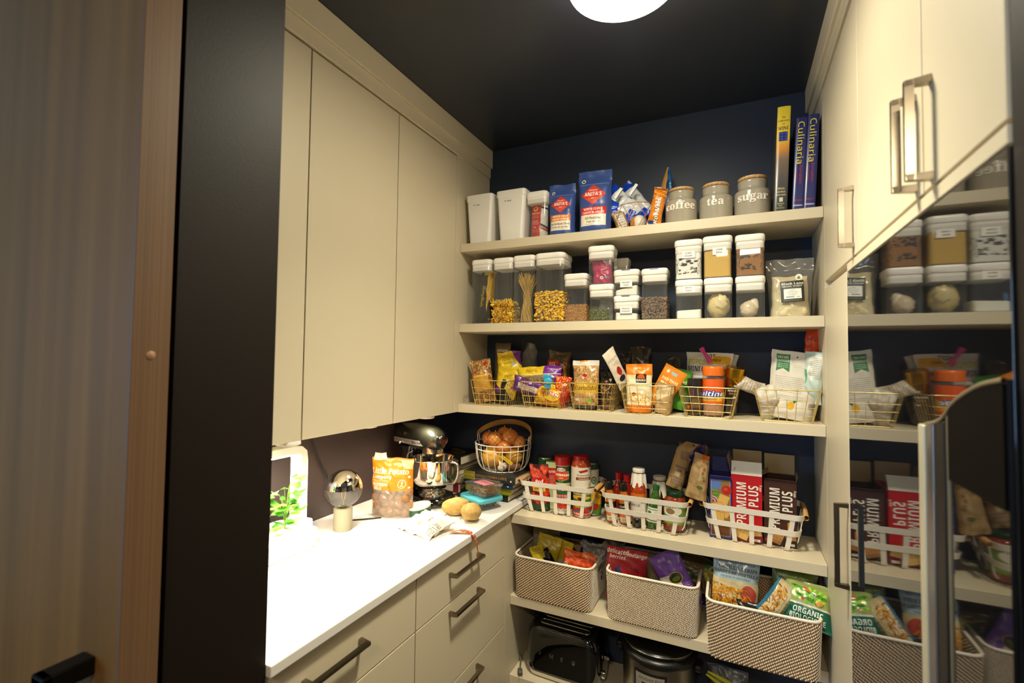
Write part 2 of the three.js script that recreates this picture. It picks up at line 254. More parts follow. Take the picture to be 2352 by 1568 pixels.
{
  const o = thing('fridge', 'tall built-in fridge with mirror-dark glass front and steel edge', 'fridge');
  const glass = new THREE.MeshPhysicalMaterial({ color: lin(0.006, 0.006, 0.007), roughness: 0.035, ior: 2.15, metalness: 0, side: THREE.DoubleSide });
  part('body', b2(XF, 2.15, 0.02, 1.868, 0.688, 1.597), M('#1a1a1b', 0.5), o);
  part('top_rail', b2(XR, XF, 1.866, 1.89, 0.688, 1.597, 0.002), cream, o, 'cream filler rail above the glass');
  const d = part('glass_door', b2(XR, XF - 0.001, 0.03, 1.862, 0.689, 1.597, 0.001), glass, o);
  // lower door leaf, slightly proud, with an arched top and a framed steel edge
  const sh = new THREE.Shape(); sh.moveTo(-1.345, 0.05); sh.lineTo(-1.345, 1.5); sh.quadraticCurveTo(-1.4, 1.515, -1.45, 1.545); sh.quadraticCurveTo(-1.52, 1.58, -1.596, 1.585); sh.lineTo(-1.596, 0.05); sh.closePath();
  const eg = new THREE.ExtrudeGeometry(sh, { depth: 0.005, bevelEnabled: false, curveSegments: 10 }); eg.rotateY(PI / 2); eg.translate(XR - 0.006, 0, 0);
  const low = part('lower_door', eg, glass, o);
  const e = [[1.316, 1.342, 0.014, M('#d6cfb4', 0.4, 0.5), 'pale steel edge strip'], [1.343, 1.372, 0.011, M('#8f8e92', 0.3, 0.9), 'grey steel edge strip'], [1.373, 1.412, 0.009, M('#0b0b0b', 0.5), 'black gasket strip'], [1.418, 1.428, 0.0085, M('#77705c', 0.4, 0.6), 'thin steel bead']];
  for (const [z0, z1, p, m, l] of e) part('edge_strip', b2(XR - p, XR - 0.0005, 0.05, 1.5 + 0.25 * (z0 - 1.316), z0, z1, 0.003), m, low, l);
  const ps = new THREE.Shape(); ps.moveTo(-1.43, 1.43); ps.lineTo(-1.43, 1.532); ps.quadraticCurveTo(-1.5, 1.572, -1.595, 1.58); ps.lineTo(-1.595, 1.43); ps.closePath(); const pg = new THREE.ExtrudeGeometry(ps, { depth: 0.003, bevelEnabled: false }); pg.rotateY(PI / 2); pg.translate(XR - 0.0092, 0, 0); part('control_panel', pg, M('#050505', 0.6, 0, { specularIntensity: 0.15 }), low, 'matte black panel under the arched top');
  part('steel_trim', tube([[XR - 0.008, 1.5, 1.33], [XR - 0.008, 1.516, 1.4], [XR - 0.008, 1.546, 1.45], [XR - 0.008, 1.574, 1.53], [XR - 0.008, 1.584, 1.595]], 0.003, 20, 6), M('#b0a98e', 0.35, 0.8), low);
}
// ---------- lamps ----------
{
  const o = thing('ceiling_lamp', 'round glowing opal glass ceiling lamp', 'lamp', [LAMP.x, H, LAMP.z]);
  part('mount', cyl(0.12, 0.12, 0.03, -0.03, 36), M('#cfc9bd', 0.4, 0.6), o);
  part('opal_shade', lathe([[0.0, -0.158], [0.06, -0.155], [0.115, -0.142], [0.152, -0.116], [0.172, -0.076], [0.176, -0.04], [0.16, -0.03]], 48), new THREE.MeshStandardMaterial({ color: '#fff4df', emissive: new THREE.Color().setRGB(1, 0.9, 0.7), emissiveIntensity: 9, side: THREE.DoubleSide }), o);
  areaLight(LAMP.color, LAMP.L, 0.24, 0.24, [0, -0.164, 0], [LAMP.x, 0, LAMP.z], o);
  const sp = new THREE.SpotLight(new THREE.Color().setRGB(...LAMP.color), LAMP.spot, 0, 1.06, 1, 2); sp.position.set(0, -0.17, 0); sp.target.position.set(0, -1, 0); sp.shadow.radius = 4; o.add(sp, sp.target);
}
PUCKS.forEach(([x, z], i) => {
  const o = thing('puck_light', ['small round puck light under the wall cabinets near the herb planter', 'small round puck light under the wall cabinet above the bulb lamp', 'small round puck light under the wall cabinet above the stand mixer'][i], 'light', [x, 1.335, z]);
  part('housing', lathe([[0, 0], [0.036, 0], [0.037, -0.012], [0.03, -0.014]], 28), M('#ece8df', 0.4), o);
  part('lens', lathe([[0, -0.0155], [0.02, -0.015], [0.03, -0.013]], 24), new THREE.MeshStandardMaterial({ color: '#fff', emissive: new THREE.Color().setRGB(1, 0.92, 0.75), emissiveIntensity: 12 }), o);
  const l = new THREE.SpotLight(new THREE.Color().setRGB(1, 0.86, 0.64), [1.8, 0.4, 0.75][i], 0, 1.35, 0.5, 2); l.position.set(0, -0.03, 0); l.target.position.set(0, -1, 0); l.shadow.radius = 1.4; o.add(l); o.add(l.target);
});
// ---------- shelf 1 ----------
const white = M('#efece6', 0.35), whiteLid = M('#f4f0ea', 0.3);
function bin(x, w, word, label) {
  const h = 0.245, o = thing('storage_bin', label, 'bin', [x, S[1], 0.185]);
  const prof = [[0.76, 0], [0.78, 0.006], [0.95, h - 0.03], [0.955, h - 0.028], [1.0, h - 0.026], [1.0, h], [0.985, h + 0.002], [0.96, h], [0.93, h - 0.02], [0.76, 0.008]];
  part('tub', loft(prof.map(([s, y]) => at(ring(w * s, 0.21 * (0.5 + s / 2), 0.018, 5), y)), 1), white, o);
  const r = P(128, 48, (c) => { F(c, '#efece6', 0, 0, 128, 48); T(c, word[0], 26, 24, 30, '#15130f', { f: 'serif', w: 'italic bold' }); T(c, word.slice(1).toUpperCase(), 76, 27, 22, '#15130f', { w: 'italic bold', sx: 0.95 }); });
  const g = plane(0.052, 0.0195); g.rotateX(0.075); g.translate(-0.012, h - 0.05, 0.21 * 0.5 * 0.975 + 0.0004); printed('handwritten_word', g, r, o, 0.4);
}
bin(0.092, 0.152, 'Flour', 'white tapered plastic bin lettered Flour on the top shelf');
bin(0.266, 0.158, 'Sugar', 'white tapered plastic bin lettered Sugar on the top shelf');
// lidded clear canister
function canister(name, label, x, y, z, w, h, o2 = {}) {
  const o = thing(name, label, 'canister', [x, y, z], o2.turn ?? 0, o2.group), d = o2.d ?? w, lh = 0.026;
  part('jar', loft([[0.9, 0.0], [0.95, 0.004], [0.955, h * 0.5], [0.955, h - lh - 0.012]].map(([s, yy]) => at(ring(w * s, d * s, w * 0.15, 5), yy)), 1), clear, o, 'clear plastic jar body');
  part('jar_base', loft([[0.88, 0.001], [0.9, 0.005]].map(([s, yy]) => at(ring(w * s, d * s, w * 0.14, 4), yy)), 2), clear, o);
  const lid = part('lid', loft([[0.9, h - lh], [1.0, h - lh + 0.001], [1.0, h - 0.009], [0.985, h - 0.003], [0.94, h]].map(([s, yy]) => at(ring(w * s, d * s, w * 0.18, 6), yy)), 2), whiteLid, o);
  part('seal_ring', loft([[0.9, h - lh - 0.03], [0.945, h - lh - 0.028], [0.945, h - lh + 0.001]].map(([s, yy]) => at(ring(w * s, d * s, w * 0.15, 5), yy)), 1), M('#ece7df', 0.35), lid);
  if (o2.flip) part('flip_tab', b2(-0.02, 0.02, h - 0.009, h + 0.0012, d / 2 - 0.028, d / 2 - 0.0005, 0.003), M('#8e8a86', 0.3, 0.7), lid, 'grey metal flip tab');
  if (o2.note) { const r = P(160, 96, (c) => { F(c, '#f6f3ec', 0, 0, 160, 96); c.strokeStyle = '#b9b5ad'; c.lineWidth = 3; c.strokeRect(4, 4, 152, 88); T(c, o2.note[0], 74, 32, 27, '#181614', { w: 'italic bold', f: o2.script ? 'serif' : 'sans-serif' }); T(c, o2.note[1], 74, 66, 27, '#181614', { w: 'italic bold', f: o2.script ? 'serif' : 'sans-serif' }); }); printed('paper_note', plane(0.052, 0.031, o2.nx ?? 0.002, o2.ny ?? h - 0.062, d * 0.4775 + 0.0006), r, o, 0.5, 'white handwritten sticker'); }
  return o;
}
canister('canister', 'clear canister with white lid holding a red printed bag on top shelf', 0.397, S[1], 0.225, 0.108, 0.225);
{
  const r = P(192, 320, (c, w, h) => { F(c, '#e9e3d8', 0, 0, w, h); lines(c, '#b9a79a', 130, 60, 60, 22, 11, 2, 3); G(c, '#2a1c1c', [[120, 30], [192, 44], [192, 60], [120, 46]]); G(c, '#2a1c1c', [[130, 190], [192, 215], [192, 235], [130, 210]]); G(c, '#c43a2c', [[130, 215], [192, 240], [192, 262], [130, 236]]);
    F(c, '#c8281c', 6, 10, 122, 300); E_(c, '#e3b64a', 66, 48, 26); E_(c, '#8a3a1c', 66, 46, 14); T(c, "Chef's Best", 66, 92, 19, '#fff', { f: 'serif', w: 'italic bold' }); lines(c, '#f0b7a8', 22, 112, 90, 4, 9, 2, 5); lines(c, '#f3cfc4', 26, 160, 82, 5, 9, 3, 6); T(c, '4 kg', 66, 222, 16, '#fff'); lines(c, '#f0b7a8', 22, 240, 88, 4, 9, 2, 7); });
  pack('flour_bag', 'red and white printed flour bag inside the top shelf canister', 'bag', [0.397, S[1] + 0.006, 0.225], 0, [0, 0], { w: 0.088, h: 0.17, d: 0.075, seed: 4, amp: 0.005, seal: 0.03, bulge: 0.3 }, r, 0.4);
}
function flourBag(x, w, h, d, band, l1, l2, l3, l4, seed, label) {
  const r = P(256, 400, (c, W, Hh) => {
    F(c, '#3d5598', 0, 0, W, Hh); c.scale(1, 0.93); E_(c, '#e9e6e0', 42, 70, 16); E_(c, '#222', 42, 70, 8); F(c, '#8d9cc7', 16, 98, W - 32, 3);
    const cx = 124, cy = 176; G(c, '#d8412c', [[cx - 98, cy], [cx, cy - 72], [cx + 98, cy], [cx, cy + 72]]); c.strokeStyle = '#ee8d7c'; c.lineWidth = 2; for (let i = -6; i <= 6; i++) { c.beginPath(); c.moveTo(cx + i * 4, cy + 22); c.lineTo(cx + i * 9, cy + 62 - Math.abs(i) * 5); c.stroke(); }
    T(c, 'ORGANIC', cx, cy - 32, 15, '#f6d8d0'); T(c, "ANITA'S", cx, cy - 4, 36, '#fff', { sx: 0.98 }); T(c, 'MILL', cx, cy + 24, 13, '#f6d8d0');
    F(c, band, 28, 262, 196, 52); T(c, l1, 126, 277, 22, '#fff', { f: 'serif', sx: 0.92 }); T(c, l2, 126, 300, 21, '#fff', { f: 'serif', sx: 0.88 });
    F(c, '#efe6d2', 28, 314, 196, 76); T(c, l3, 126, 338, 24, '#2a241c', { f: 'serif', sx: 0.9 }); T(c, l4, 126, 362, 20, '#2a241c', { f: 'serif', sx: 0.9 }); lines(c, '#8a8272', 70, 380, 110, 1, 8, 2, 2);
  });
  const o = pack('flour_bag', label, 'bag', [x, S[1] + 0.001, 0.24], 0.06, [0, 0], { w, h, d, seed, amp: 0.0045, seal: 0.16, bulge: 0.4, wt: w * 0.97 }, r, 0.32, 'blue flour bags');
  return o;
}
flourBag(0.517, 0.132, 0.25, 0.085, '#e07a1c', 'WHOLE GRAIN', 'GRAINS ENTIERS', 'Buckwheat Flour', 'Farine de sarrasin', 3, 'smaller blue flour bag with orange band on the top shelf');
flourBag(0.674, 0.158, 0.29, 0.1, '#d22e22', 'WHITE FLOUR', 'FARINE BLANCHE', 'All Purpose', 'Tout usage', 8, 'taller blue flour bag with red band on the top shelf');
{ // copper wire basket
  const o = thing('copper_basket', 'copper geometric wire basket on the top shelf', 'basket', [0.85, S[1], 0.17]);
  const cop = M('#e6a684', 0.3, 0.9), N = 9, ringPts = (r, y, ph) => Array.from({ length: N }, (_, i) => { const a = (i + ph) / N * TAU; return [r * Math.cos(a), y, r * Math.sin(a)]; });
  const b = ringPts(0.072, 0.003, 0), m = ringPts(0.1, 0.06, 0.5), t = ringPts(0.1, 0.115, 0), g = [];
  for (let i = 0; i < N; i++) { g.push(rod(b[i], b[(i + 1) % N], 0.0014), rod(b[i], m[i], 0.0014), rod(b[(i + 1) % N], m[i], 0.0014), rod(m[i], t[i], 0.0014), rod(m[i], t[(i + 1) % N], 0.0014)); }
  part('wire_frame', g, cop, o); part('rim', t.map((p, i) => rod(p, t[(i + 1) % N], 0.0018)), cop, o); part('base_ring', tube(ringPts(0.05, 0.003, 0), 0.0014, 40, 5, true), cop, o);
}
{
  const bw = (s) => P(160, 260, (c, w, h) => { F(c, '#dfe4e6', 0, 0, w, h); F(c, '#1746c8', 0, 0, w, 44); F(c, '#1746c8', 0, h - 40, w, 40); if (s === 1) { G(c, '#1746c8', [[0, 90], [160, 40], [160, 150], [0, 200]]); F(c, '#e7c51f', 10, 8, 70, 22); F(c, '#d22', 60, 10, 20, 16); T(c, 'C', 120, 230, 24, '#fff'); } else { c.strokeStyle = '#9fb6c8'; c.lineWidth = 3; c.beginPath(); c.moveTo(20, 120); c.bezierCurveTo(60, 90, 100, 150, 150, 110); c.stroke(); } });
  const r1 = bw(1), r2 = bw(2);
  pack('snack_bag', 'blue and white striped snack bag leaning out of the copper basket', 'bag', [0.825, S[1] + 0.06, 0.19], 0.15, [-0.1, 0.98], { w: 0.09, h: 0.21, d: 0.04, gusset: false, seed: 11, amp: 0.006 }, r1, 0.28);
  pack('snack_bag', 'white snack bag with blue ends and a black clip in the copper basket', 'bag', [0.87, S[1] + 0.07, 0.15], 0.1, [-0.1, 0.82], { w: 0.1, h: 0.22, d: 0.04, gusset: false, seed: 12, amp: 0.007 }, r2, 0.28);
  pack('snack_bag', 'white snack bag with blue corners standing behind in the copper basket', 'bag', [0.895, S[1] + 0.08, 0.1], 0.05, [-0.1, 0.66], { w: 0.1, h: 0.22, d: 0.035, gusset: false, seed: 13, amp: 0.007 }, r2, 0.28);
  for (const [x, y, z, a, l] of [[0.775, 2.355, 0.222, -0.6, 'white plastic bag clip on the striped blue snack bag'], [0.835, 2.378, 0.182, -0.6, 'black edged bag clip on the white snack bag']]) { const o = thing('bag_clip', l, 'clip', [x, y, z], 0.1); o.rotation.z = a; part('jaw', [bx(0.014, 0.055, 0.004, 0, 0, 0, 0.001)], l[0] === 'w' ? M('#e9e9e4', 0.4) : M('#dfe5e8', 0.35), o); part('jaw_edge', [bx(0.0025, 0.058, 0.005, 0.008, 0, 0, 0.0005)], M('#23211f', 0.4), o); }
  const rb = P(160, 240, (c, w, h) => { F(c, '#b98a4a', 0, 0, w, h); F(c, '#1c5f9e', 70, 0, 90, h); G(c, '#12355f', [[60, 0], [84, 0], [110, 240], [86, 240]]); T(c, 'MIX', 120, 90, 30, '#dfe8f0', { r: 1.3 }); });
  pack('trail_mix_bag', 'tan and blue trail mix bag standing in the copper basket', 'bag', [0.955, S[1] + 0.012, 0.13], 0.2, [-0.05, -0.1], { w: 0.15, h: 0.3, d: 0.05, seed: 14, amp: 0.006, gusset: false, wt: 0.012 }, rb, 0.3);
  const ro = P(120, 300, (c, w, h) => { F(c, '#d9801c', 0, 0, w, h); F(c, '#8a4a10', 0, 0, w, 20); for (let i = 0; i < 60; i++) E_(c, i % 2 ? '#e9a545' : '#b5630f', (i * 47) % 120, 24 + (i * 31) % 70, 7, 4, i); T(c, 'RobNois', 64, 190, 50, '#fff', { r: -PI / 2, w: 'italic bold', st: '#4a2a10', lw: 6, sx: 0.95 }); F(c, '#27407c', 6, 260, 46, 30); });
  pack('nut_bag', 'orange nut bag with white lettering beside the coffee jar', 'bag', [0.935, S[1] + 0.004, 0.255], 0.1, [0, -0.2], { w: 0.058, h: 0.168, d: 0.035, seed: 15, amp: 0.005, gusset: false }, ro, 0.28);
  const g = thing('wrapped_bun', 'round golden bun in clear wrap inside the copper basket', 'food', [0.86, S[1] + 0.04, 0.2]); part('bun', sphereish(0.036, 0.034, 0.036, 0.08, 3), M('#d58a2a', 0.3, 0, { clearcoat: 0.8 }), g); part('paper_band', sphereish(0.03, 0.036, 0.0365, 0.04, 5).translate(0.006, -0.002, 0.003), M('#e9e2d4', 0.5), g);
  pack('bread_bag', 'small tan bread bag low in the copper basket', 'bag', [0.8, S[1] + 0.006, 0.2], 0.4, [0.0, 0.35], { w: 0.06, h: 0.1, d: 0.04, gusset: false, seed: 16, amp: 0.006 }, P(64, 64, (c) => { F(c, '#b88f4e', 0, 0, 64, 64); F(c, '#d8d4cc', 12, 8, 40, 48); lines(c, '#88847c', 16, 14, 32, 6, 7, 2, 4); }), 0.4);
}
// stoneware jars
function stoneJar(x, z, r, h, word, label) {
  const o = thing('stoneware_jar', label, 'jar', [x, S[1], z], 0, 'grey stoneware canisters'), gl = M('#a79f8e', 0.12, 0, { clearcoat: 0.6, clearcoatRoughness: 0.08 });
  part('body', lathe([[0, 0.001], [r * 0.94, 0.001], [r, 0.006], [r, h * 0.62], [r * 0.985, h * 0.655], [r * 0.86, h * 0.7], [r * 0.8, h * 0.715], [r * 0.79, h * 0.74], [r * 0.82, h * 0.86], [r * 0.825, h * 0.9], [r * 0.78, h * 0.905]], 48), gl, o, 'glossy grey-beige glazed body');
  part('wooden_lid', lathe([[0, h * 0.995], [r * 0.78, h * 0.995], [r * 0.8, h * 0.985], [r * 0.8, h * 0.905], [0, h * 0.9]], 40), new THREE.MeshPhysicalMaterial({ map: bamboo, roughness: 0.45, side: THREE.DoubleSide }), o, 'pale grained wooden lid');
  return { o, r, h, word };
}
const jars = [stoneJar(1.042, 0.19, 0.066, 0.168, 'coffee', 'grey stoneware jar embossed coffee with wooden lid'), stoneJar(1.18, 0.185, 0.066, 0.17, 'tea', 'grey stoneware jar embossed tea with wooden lid'), stoneJar(1.318, 0.185, 0.068, 0.178, 'sugar', 'grey stoneware jar embossed sugar with wooden lid')];
const fontSerif = await new FontLoader().loadAsync('fonts/droid/droid_serif_bold.typeface.json');
const fontSans = await new FontLoader().loadAsync('fonts/droid/droid_sans_bold.typeface.json');
for (const { o, r, h, word } of jars) {
  const g = new TextGeometry(word, { font: fontSerif, size: 0.031, depth: 0.003, curveSegments: 3, bevelEnabled: true, bevelSize: 0.0006, bevelThickness: 0.0008, bevelSegments: 1 }); g.computeBoundingBox(); const b = g.boundingBox, cx = (b.min.x + b.max.x) / 2;
  const p = g.attributes.position; for (let i = 0; i < p.count; i++) { const a = (p.getX(i) - cx) / r + 0.0, rr = r - 0.0012 + p.getZ(i); p.setXYZ(i, rr * Math.sin(a), p.getY(i) + h * 0.4, rr * Math.cos(a)); } g.computeVertexNormals();
  part('embossed_word', g, M('#efe9dc', 0.25, 0, { clearcoat: 0.4 }), o, 'raised pale lettering');
}
// books: spine faces +z, thickness along x
function book(label, x, y, z, th, h, d, spine, cover, o2 = {}) {
  const o = thing('book', label, 'book', [x, y, z], o2.turn ?? 0, o2.group), cm = M(cover, o2.rough ?? 0.25);
  part('cover', [b2(-th / 2, -th / 2 + 0.003, 0, h, -d / 2, d / 2, 0.0008), b2(th / 2 - 0.003, th / 2, 0, h, -d / 2, d / 2, 0.0008)], o2.coverRect ? cm : cm, o);
  part('page_block', b2(-th / 2 + 0.003, th / 2 - 0.003, 0.004, h - 0.004, -d / 2 + 0.004, d / 2 - 0.004), M('#e6dcc6', 0.8), o, 'cream page edges');
  const N = 8, sp = new THREE.PlaneGeometry(th, h, N, 1), p = sp.attributes.position; for (let i = 0; i < p.count; i++) { const u = p.getX(i) / (th / 2); p.setXYZ(i, p.getX(i), p.getY(i) + h / 2, d / 2 + 0.005 * Math.sqrt(Math.max(0, 1 - u * u * 0.98)) - 0.001); } sp.computeVertexNormals();
  printed('spine', sp, spine, o, o2.rough ?? 0.25); return o;
}
{
  const wine = P(96, 640, (c, w, h) => { const g = c.createLinearGradient(0, 0, 0, h); g.addColorStop(0, '#e8d23a'); g.addColorStop(0.28, '#ecc94a'); g.addColorStop(0.4, '#d9923c'); g.addColorStop(0.5, '#7f6a5a'); g.addColorStop(0.75, '#46464a'); g.addColorStop(1, '#26302f'); c.fillStyle = g; c.fillRect(0, 0, w, h); T(c, 'THE', 48, 68, 12, '#3a2e10', { f: 'serif' }); T(c, 'COMPANION', 48, 88, 13, '#3a2e10', { f: 'serif' }); T(c, 'TO', 48, 108, 11, '#3a2e10', { f: 'serif' }); T(c, 'WINE', 48, 134, 28, '#1e1608', { f: 'serif', sx: 0.95 }); F(c, '#14182c', 16, 156, 64, 56); for (let i = 0; i < 12; i++) E_(c, i % 2 ? '#3b54a8' : '#2b3f86', 24 + (i % 4) * 16, 166 + Math.floor(i / 4) * 18, 9); T(c, 'PRIAL', 48, 500, 17, '#d8c48a', { f: 'serif' }); T(c, 'GEORGE', 48, 520, 14, '#d8c48a', { f: 'serif' }); T(c, 'EDWARDS', 48, 538, 13, '#d8c48a', { f: 'serif' }); F(c, '#c9c4ba', 36, 554, 26, 26); T(c, 'PRENTICE', 48, 592, 10, '#cbbb88', { f: 'serif' }); T(c, 'HALL', 48, 604, 10, '#cbbb88', { f: 'serif' }); T(c, 'REFERENCE', 48, 618, 9, '#cbbb88', { f: 'serif' }); });
  lean(book('tall yellow and grey wine book standing beside the sugar jar', 1.41, S[1], 0.17, 0.044, 0.405, 0.24, wine, '#544a36'), 0, -0.04);
  const cul = (v) => P(96, 600, (c, w, h) => { F(c, '#242a68', 0, 0, w, h); T(c, 'Culinaria', 46, 165, 72, '#e6d21c', { r: PI / 2, w: 'normal', sx: 0.98 }); T(c, 'European', 58, 372, 28, '#c9281c', { r: PI / 2, w: 'normal' }); T(c, 'Specialties', 24, 372, 22, '#c9281c', { r: PI / 2, w: 'normal' }); T(c, 'Volume ' + v, 48, 536, 15, '#c9281c'); T(c, 'KÖNEMANN', 48, 570, 13, '#e6e4ee'); });
  lean(book('dark blue cookbook with yellow title, volume two, next to the wine book', 1.4665, S[1], 0.17, 0.037, 0.35, 0.24, cul(2), '#1d2258', { group: 'blue cookbooks' }), 0, -0.05);
  lean(book('dark blue cookbook with yellow title, volume one, against the side panel', 1.5045, S[1], 0.17, 0.037, 0.355, 0.24, cul(1), '#1d2258', { group: 'blue cookbooks' }), 0, -0.052);
}
// ---------- shelf 2: canisters and what is in them ----------
const Z2 = 0.225;
function fill(w, h, tilt, seed) { // powder block with an uneven top
  const g = rbox(w, w, w * 0.14, [0, 0.003, h * 0.5, h - 0.004, h], [0.98, 1, 1, 1, 0.97], 3, 5), p = g.attributes.position;
  for (let i = 0; i < p.count; i++) if (p.getY(i) > h * 0.7) p.setY(i, p.getY(i) + tilt * p.getX(i) + 0.006 * nz(p.getX(i) * 20, p.getZ(i) * 20, seed)); g.computeVertexNormals(); return g;
}
function heap(n, w, h, d, seed, make, top = 0.012, pal) { // loose pieces packed against the walls of a canister
  const q = rng(seed), out = [];
  for (let i = 0; i < n; i++) { const g = make(q, i); const side = q(); let x = (q() - 0.5) * w, z = (q() - 0.5) * d, y = q() * h; if (side < 0.5) z = d / 2 * (0.86 + 0.14 * q()); else if (side < 0.68) x = w / 2 * (0.86 + 0.14 * q()); else if (side < 0.74) x = -w / 2 * (0.86 + 0.14 * q()); else y = h * (0.92 + 0.1 * q()) + top * nz(x * 25, z * 25, seed); g.rotateX(q() * TAU); g.rotateY(q() * TAU); g.rotateZ(q() * 0.8); g.translate(x, Math.max(0.006, y), z); if (pal) { const c = q(), u = g.attributes.uv; for (let k = 0; k < u.count; k++) u.setXY(k, c, 0.5); } out.push(clean(g)); }
  return mergeGeometries(out);
}
const palette = (...cols) => P(64, 8, c => { for (let i = 0; i < 64; i++) F(c, cols[(i * 7) % cols.length], i, 0, 1, 8); });
function heaped(name, label, category, pal, pos, turn, n, w, h, d, seed, make, top, block) { const g = R(heap(n, w, h, d, seed, make, top ?? 0.012, 1), pal); if (block) R(block, { ...pal, v0: pal.v0, v1: pal.v0 + 1e-4, u1: pal.u0 + 1e-4 }); return stuff(name, label, category, block ? [block, g] : g, PM(pal, 0.55), pos, turn); }
const tallG = 'tall clear pasta canisters';
canister('canister', 'tall clear canister with white lid holding a black and yellow bag', 0.102, S[2], Z2, 0.112, 0.322, { d: 0.11 });
canister('canister', 'tall clear canister with white lid part filled with penne', 0.222, S[2], Z2, 0.108, 0.322);
canister('canister', 'tall clear canister with white lid holding standing spaghetti', 0.334, S[2], Z2, 0.112, 0.325);
canister('canister', 'wide tall clear canister with white lid half filled with pasta shells', 0.468, S[2], Z2 - 0.01, 0.148, 0.325);
canister('canister', 'mid-height clear canister with white lid holding wheat grain', 0.592, S[2], Z2, 0.112, 0.22);
canister('canister', 'clear canister with white lid holding a pink bag, upper of its stack', 0.708, S[2] + 0.165, Z2, 0.118, 0.172, { turn: 0.05 });
canister('canister', 'clear canister with white lid holding green seeds under the pink bag canister', 0.711, S[2], Z2, 0.112, 0.165);
canister('canister', 'narrow clear canister of brown powder behind the baking soda canister', 0.765, S[2], 0.075, 0.07, 0.31);
canister('canister', 'small clear canister marked baking soda, upper of its stack', 0.822, S[2] + 0.108, Z2, 0.112, 0.115, { flip: 1, note: ['BAKING', 'SODA'] });
canister('canister', 'small clear canister marked baking powder, lower of its stack', 0.822, S[2], Z2, 0.112, 0.109, { flip: 1, note: ['BAKING', 'POWDER'] });
canister('canister', 'mid-height clear canister of chocolate chips with metal flip tab', 0.941, S[2], Z2, 0.11, 0.22, { flip: 1 });
canister('canister', 'clear canister marked icing sugar, upper of its stack', 1.077, S[2] + 0.164, Z2, 0.11, 0.166, { note: ['ICING', 'SUGAR'] });
canister('canister', 'clear canister marked berry sugar, lower of its stack', 1.078, S[2], Z2, 0.108, 0.164, { note: ['Berry', 'Sugar'], script: 1, ny: 0.125 });
canister('canister', 'clear canister marked corn meal with yellow meal, upper of its stack', 1.188, S[2] + 0.165, Z2, 0.111, 0.17, { note: ['CORN', 'MEAL'], nx: 0.008 });
canister('canister', 'clear canister with a knotted cream bag under the corn meal', 1.19, S[2], Z2, 0.108, 0.165);
canister('canister', 'clear canister of brown sugar caked on its walls, upper of its stack', 1.306, S[2] + 0.165, Z2, 0.107, 0.165);
canister('canister', 'clear canister with a small twisted bag under the brown sugar', 1.306, S[2], Z2, 0.107, 0.165);
canister('canister', 'low clear canister behind the wheat grain canister', 0.61, S[2], 0.085, 0.1, 0.085);
// contents
{
  const r = P(128, 384, (c, w, h) => { F(c, '#14120f', 0, 0, w, h); G(c, '#d6a513', [[64, 0], [128, 0], [128, 250], [96, 210], [70, 300]]); lines(c, '#5a430a', 84, 20, 36, 26, 8, 2, 2); E_(c, '#b9b4a8', 90, 350, 9); T(c, 'spaghetti', 30, 190, 34, '#c8a81a', { r: -PI / 2 + 0.14, w: 'italic bold' }); F(c, '#c8a81a', 30, 0, 40, 30); });
  pack('pasta_bag', 'black and yellow pasta bag inside a tall canister', 'bag', [0.105, S[2] + 0.005, Z2], 0.25, [0, -0.05], { w: 0.085, h: 0.265, d: 0.05, seed: 31, amp: 0.006, wt: 0.07, gusset: false }, r, 0.3);
}
const pastaY = M('#d9a92c', 0.5), pastaS = M('#dba32a', 0.5);
heaped('penne_pasta', 'golden penne heaped in a tall canister', 'pasta', palette('#e8bb34', '#dcae2a', '#efcb5c', '#d2a024'), [0.222, S[2] + 0.004, Z2], 0, 420, 0.098, 0.1, 0.098, 5, q => new THREE.CylinderGeometry(0.0038, 0.0038, 0.03 + q() * 0.01, 6, 1, true));
{ const q = rng(9), out = []; for (let i = 0; i < 130; i++) { const a = q() * TAU, r0 = 0.012 + 0.02 * Math.sqrt(q()), r1 = 0.012 + 0.036 * q(), b = a + PI * (0.7 + 0.6 * q()); const h = 0.2 + 0.045 * q(); out.push(clean(tube([[r0 * Math.cos(a), 0.004, r0 * Math.sin(a)], [r0 * 0.75 * Math.cos(a + 0.6), h * 0.35, r0 * 0.75 * Math.sin(a + 0.6)], [r1 * Math.cos(b), h, r1 * Math.sin(b)]], 0.0011, 5, 4))); } stuff('spaghetti', 'dry spaghetti fanned out in a tall canister', 'pasta', mergeGeometries(out), M('#dcb458', 0.5), [0.334, S[2] + 0.004, Z2]); }
heaped('pasta_shells', 'golden pasta shells heaped in the wide tall canister', 'pasta', palette('#ecbc34', '#e0b02a', '#f2cc5c', '#d6a426'), [0.468, S[2] + 0.006, Z2 - 0.01], 0, 820, 0.136, 0.135, 0.136, 12, q => { const g = new THREE.SphereGeometry(0.0074, 7, 4, 0, TAU, 0, PI * 0.55); g.scale(1.3, 0.85, 0.8); return g; });
heaped('wheat_grain', 'amber wheat grain in the mid-height canister', 'grain', palette('#b98445', '#8a5a28', '#d0a060', '#a06f36', '#c89450'), [0.592, S[2] + 0.004, Z2], 0, 2300, 0.103, 0.074, 0.103, 14, q => { const g = new THREE.OctahedronGeometry(0.0026, 0); g.scale(0.75, 0.75, 1.6); return g; }, 0.003, fill(0.098, 0.07, 0, 2));
heaped('green_seeds', 'green pumpkin seeds in the canister under the pink bag', 'seeds', palette('#6f7a33', '#555f22', '#8a9448'), [0.699, S[2] + 0.004, Z2], 0, 620, 0.08, 0.05, 0.098, 15, q => { const g = new THREE.OctahedronGeometry(0.0045, 0); g.scale(0.6, 0.35, 1.1); return g; }, 0.004);
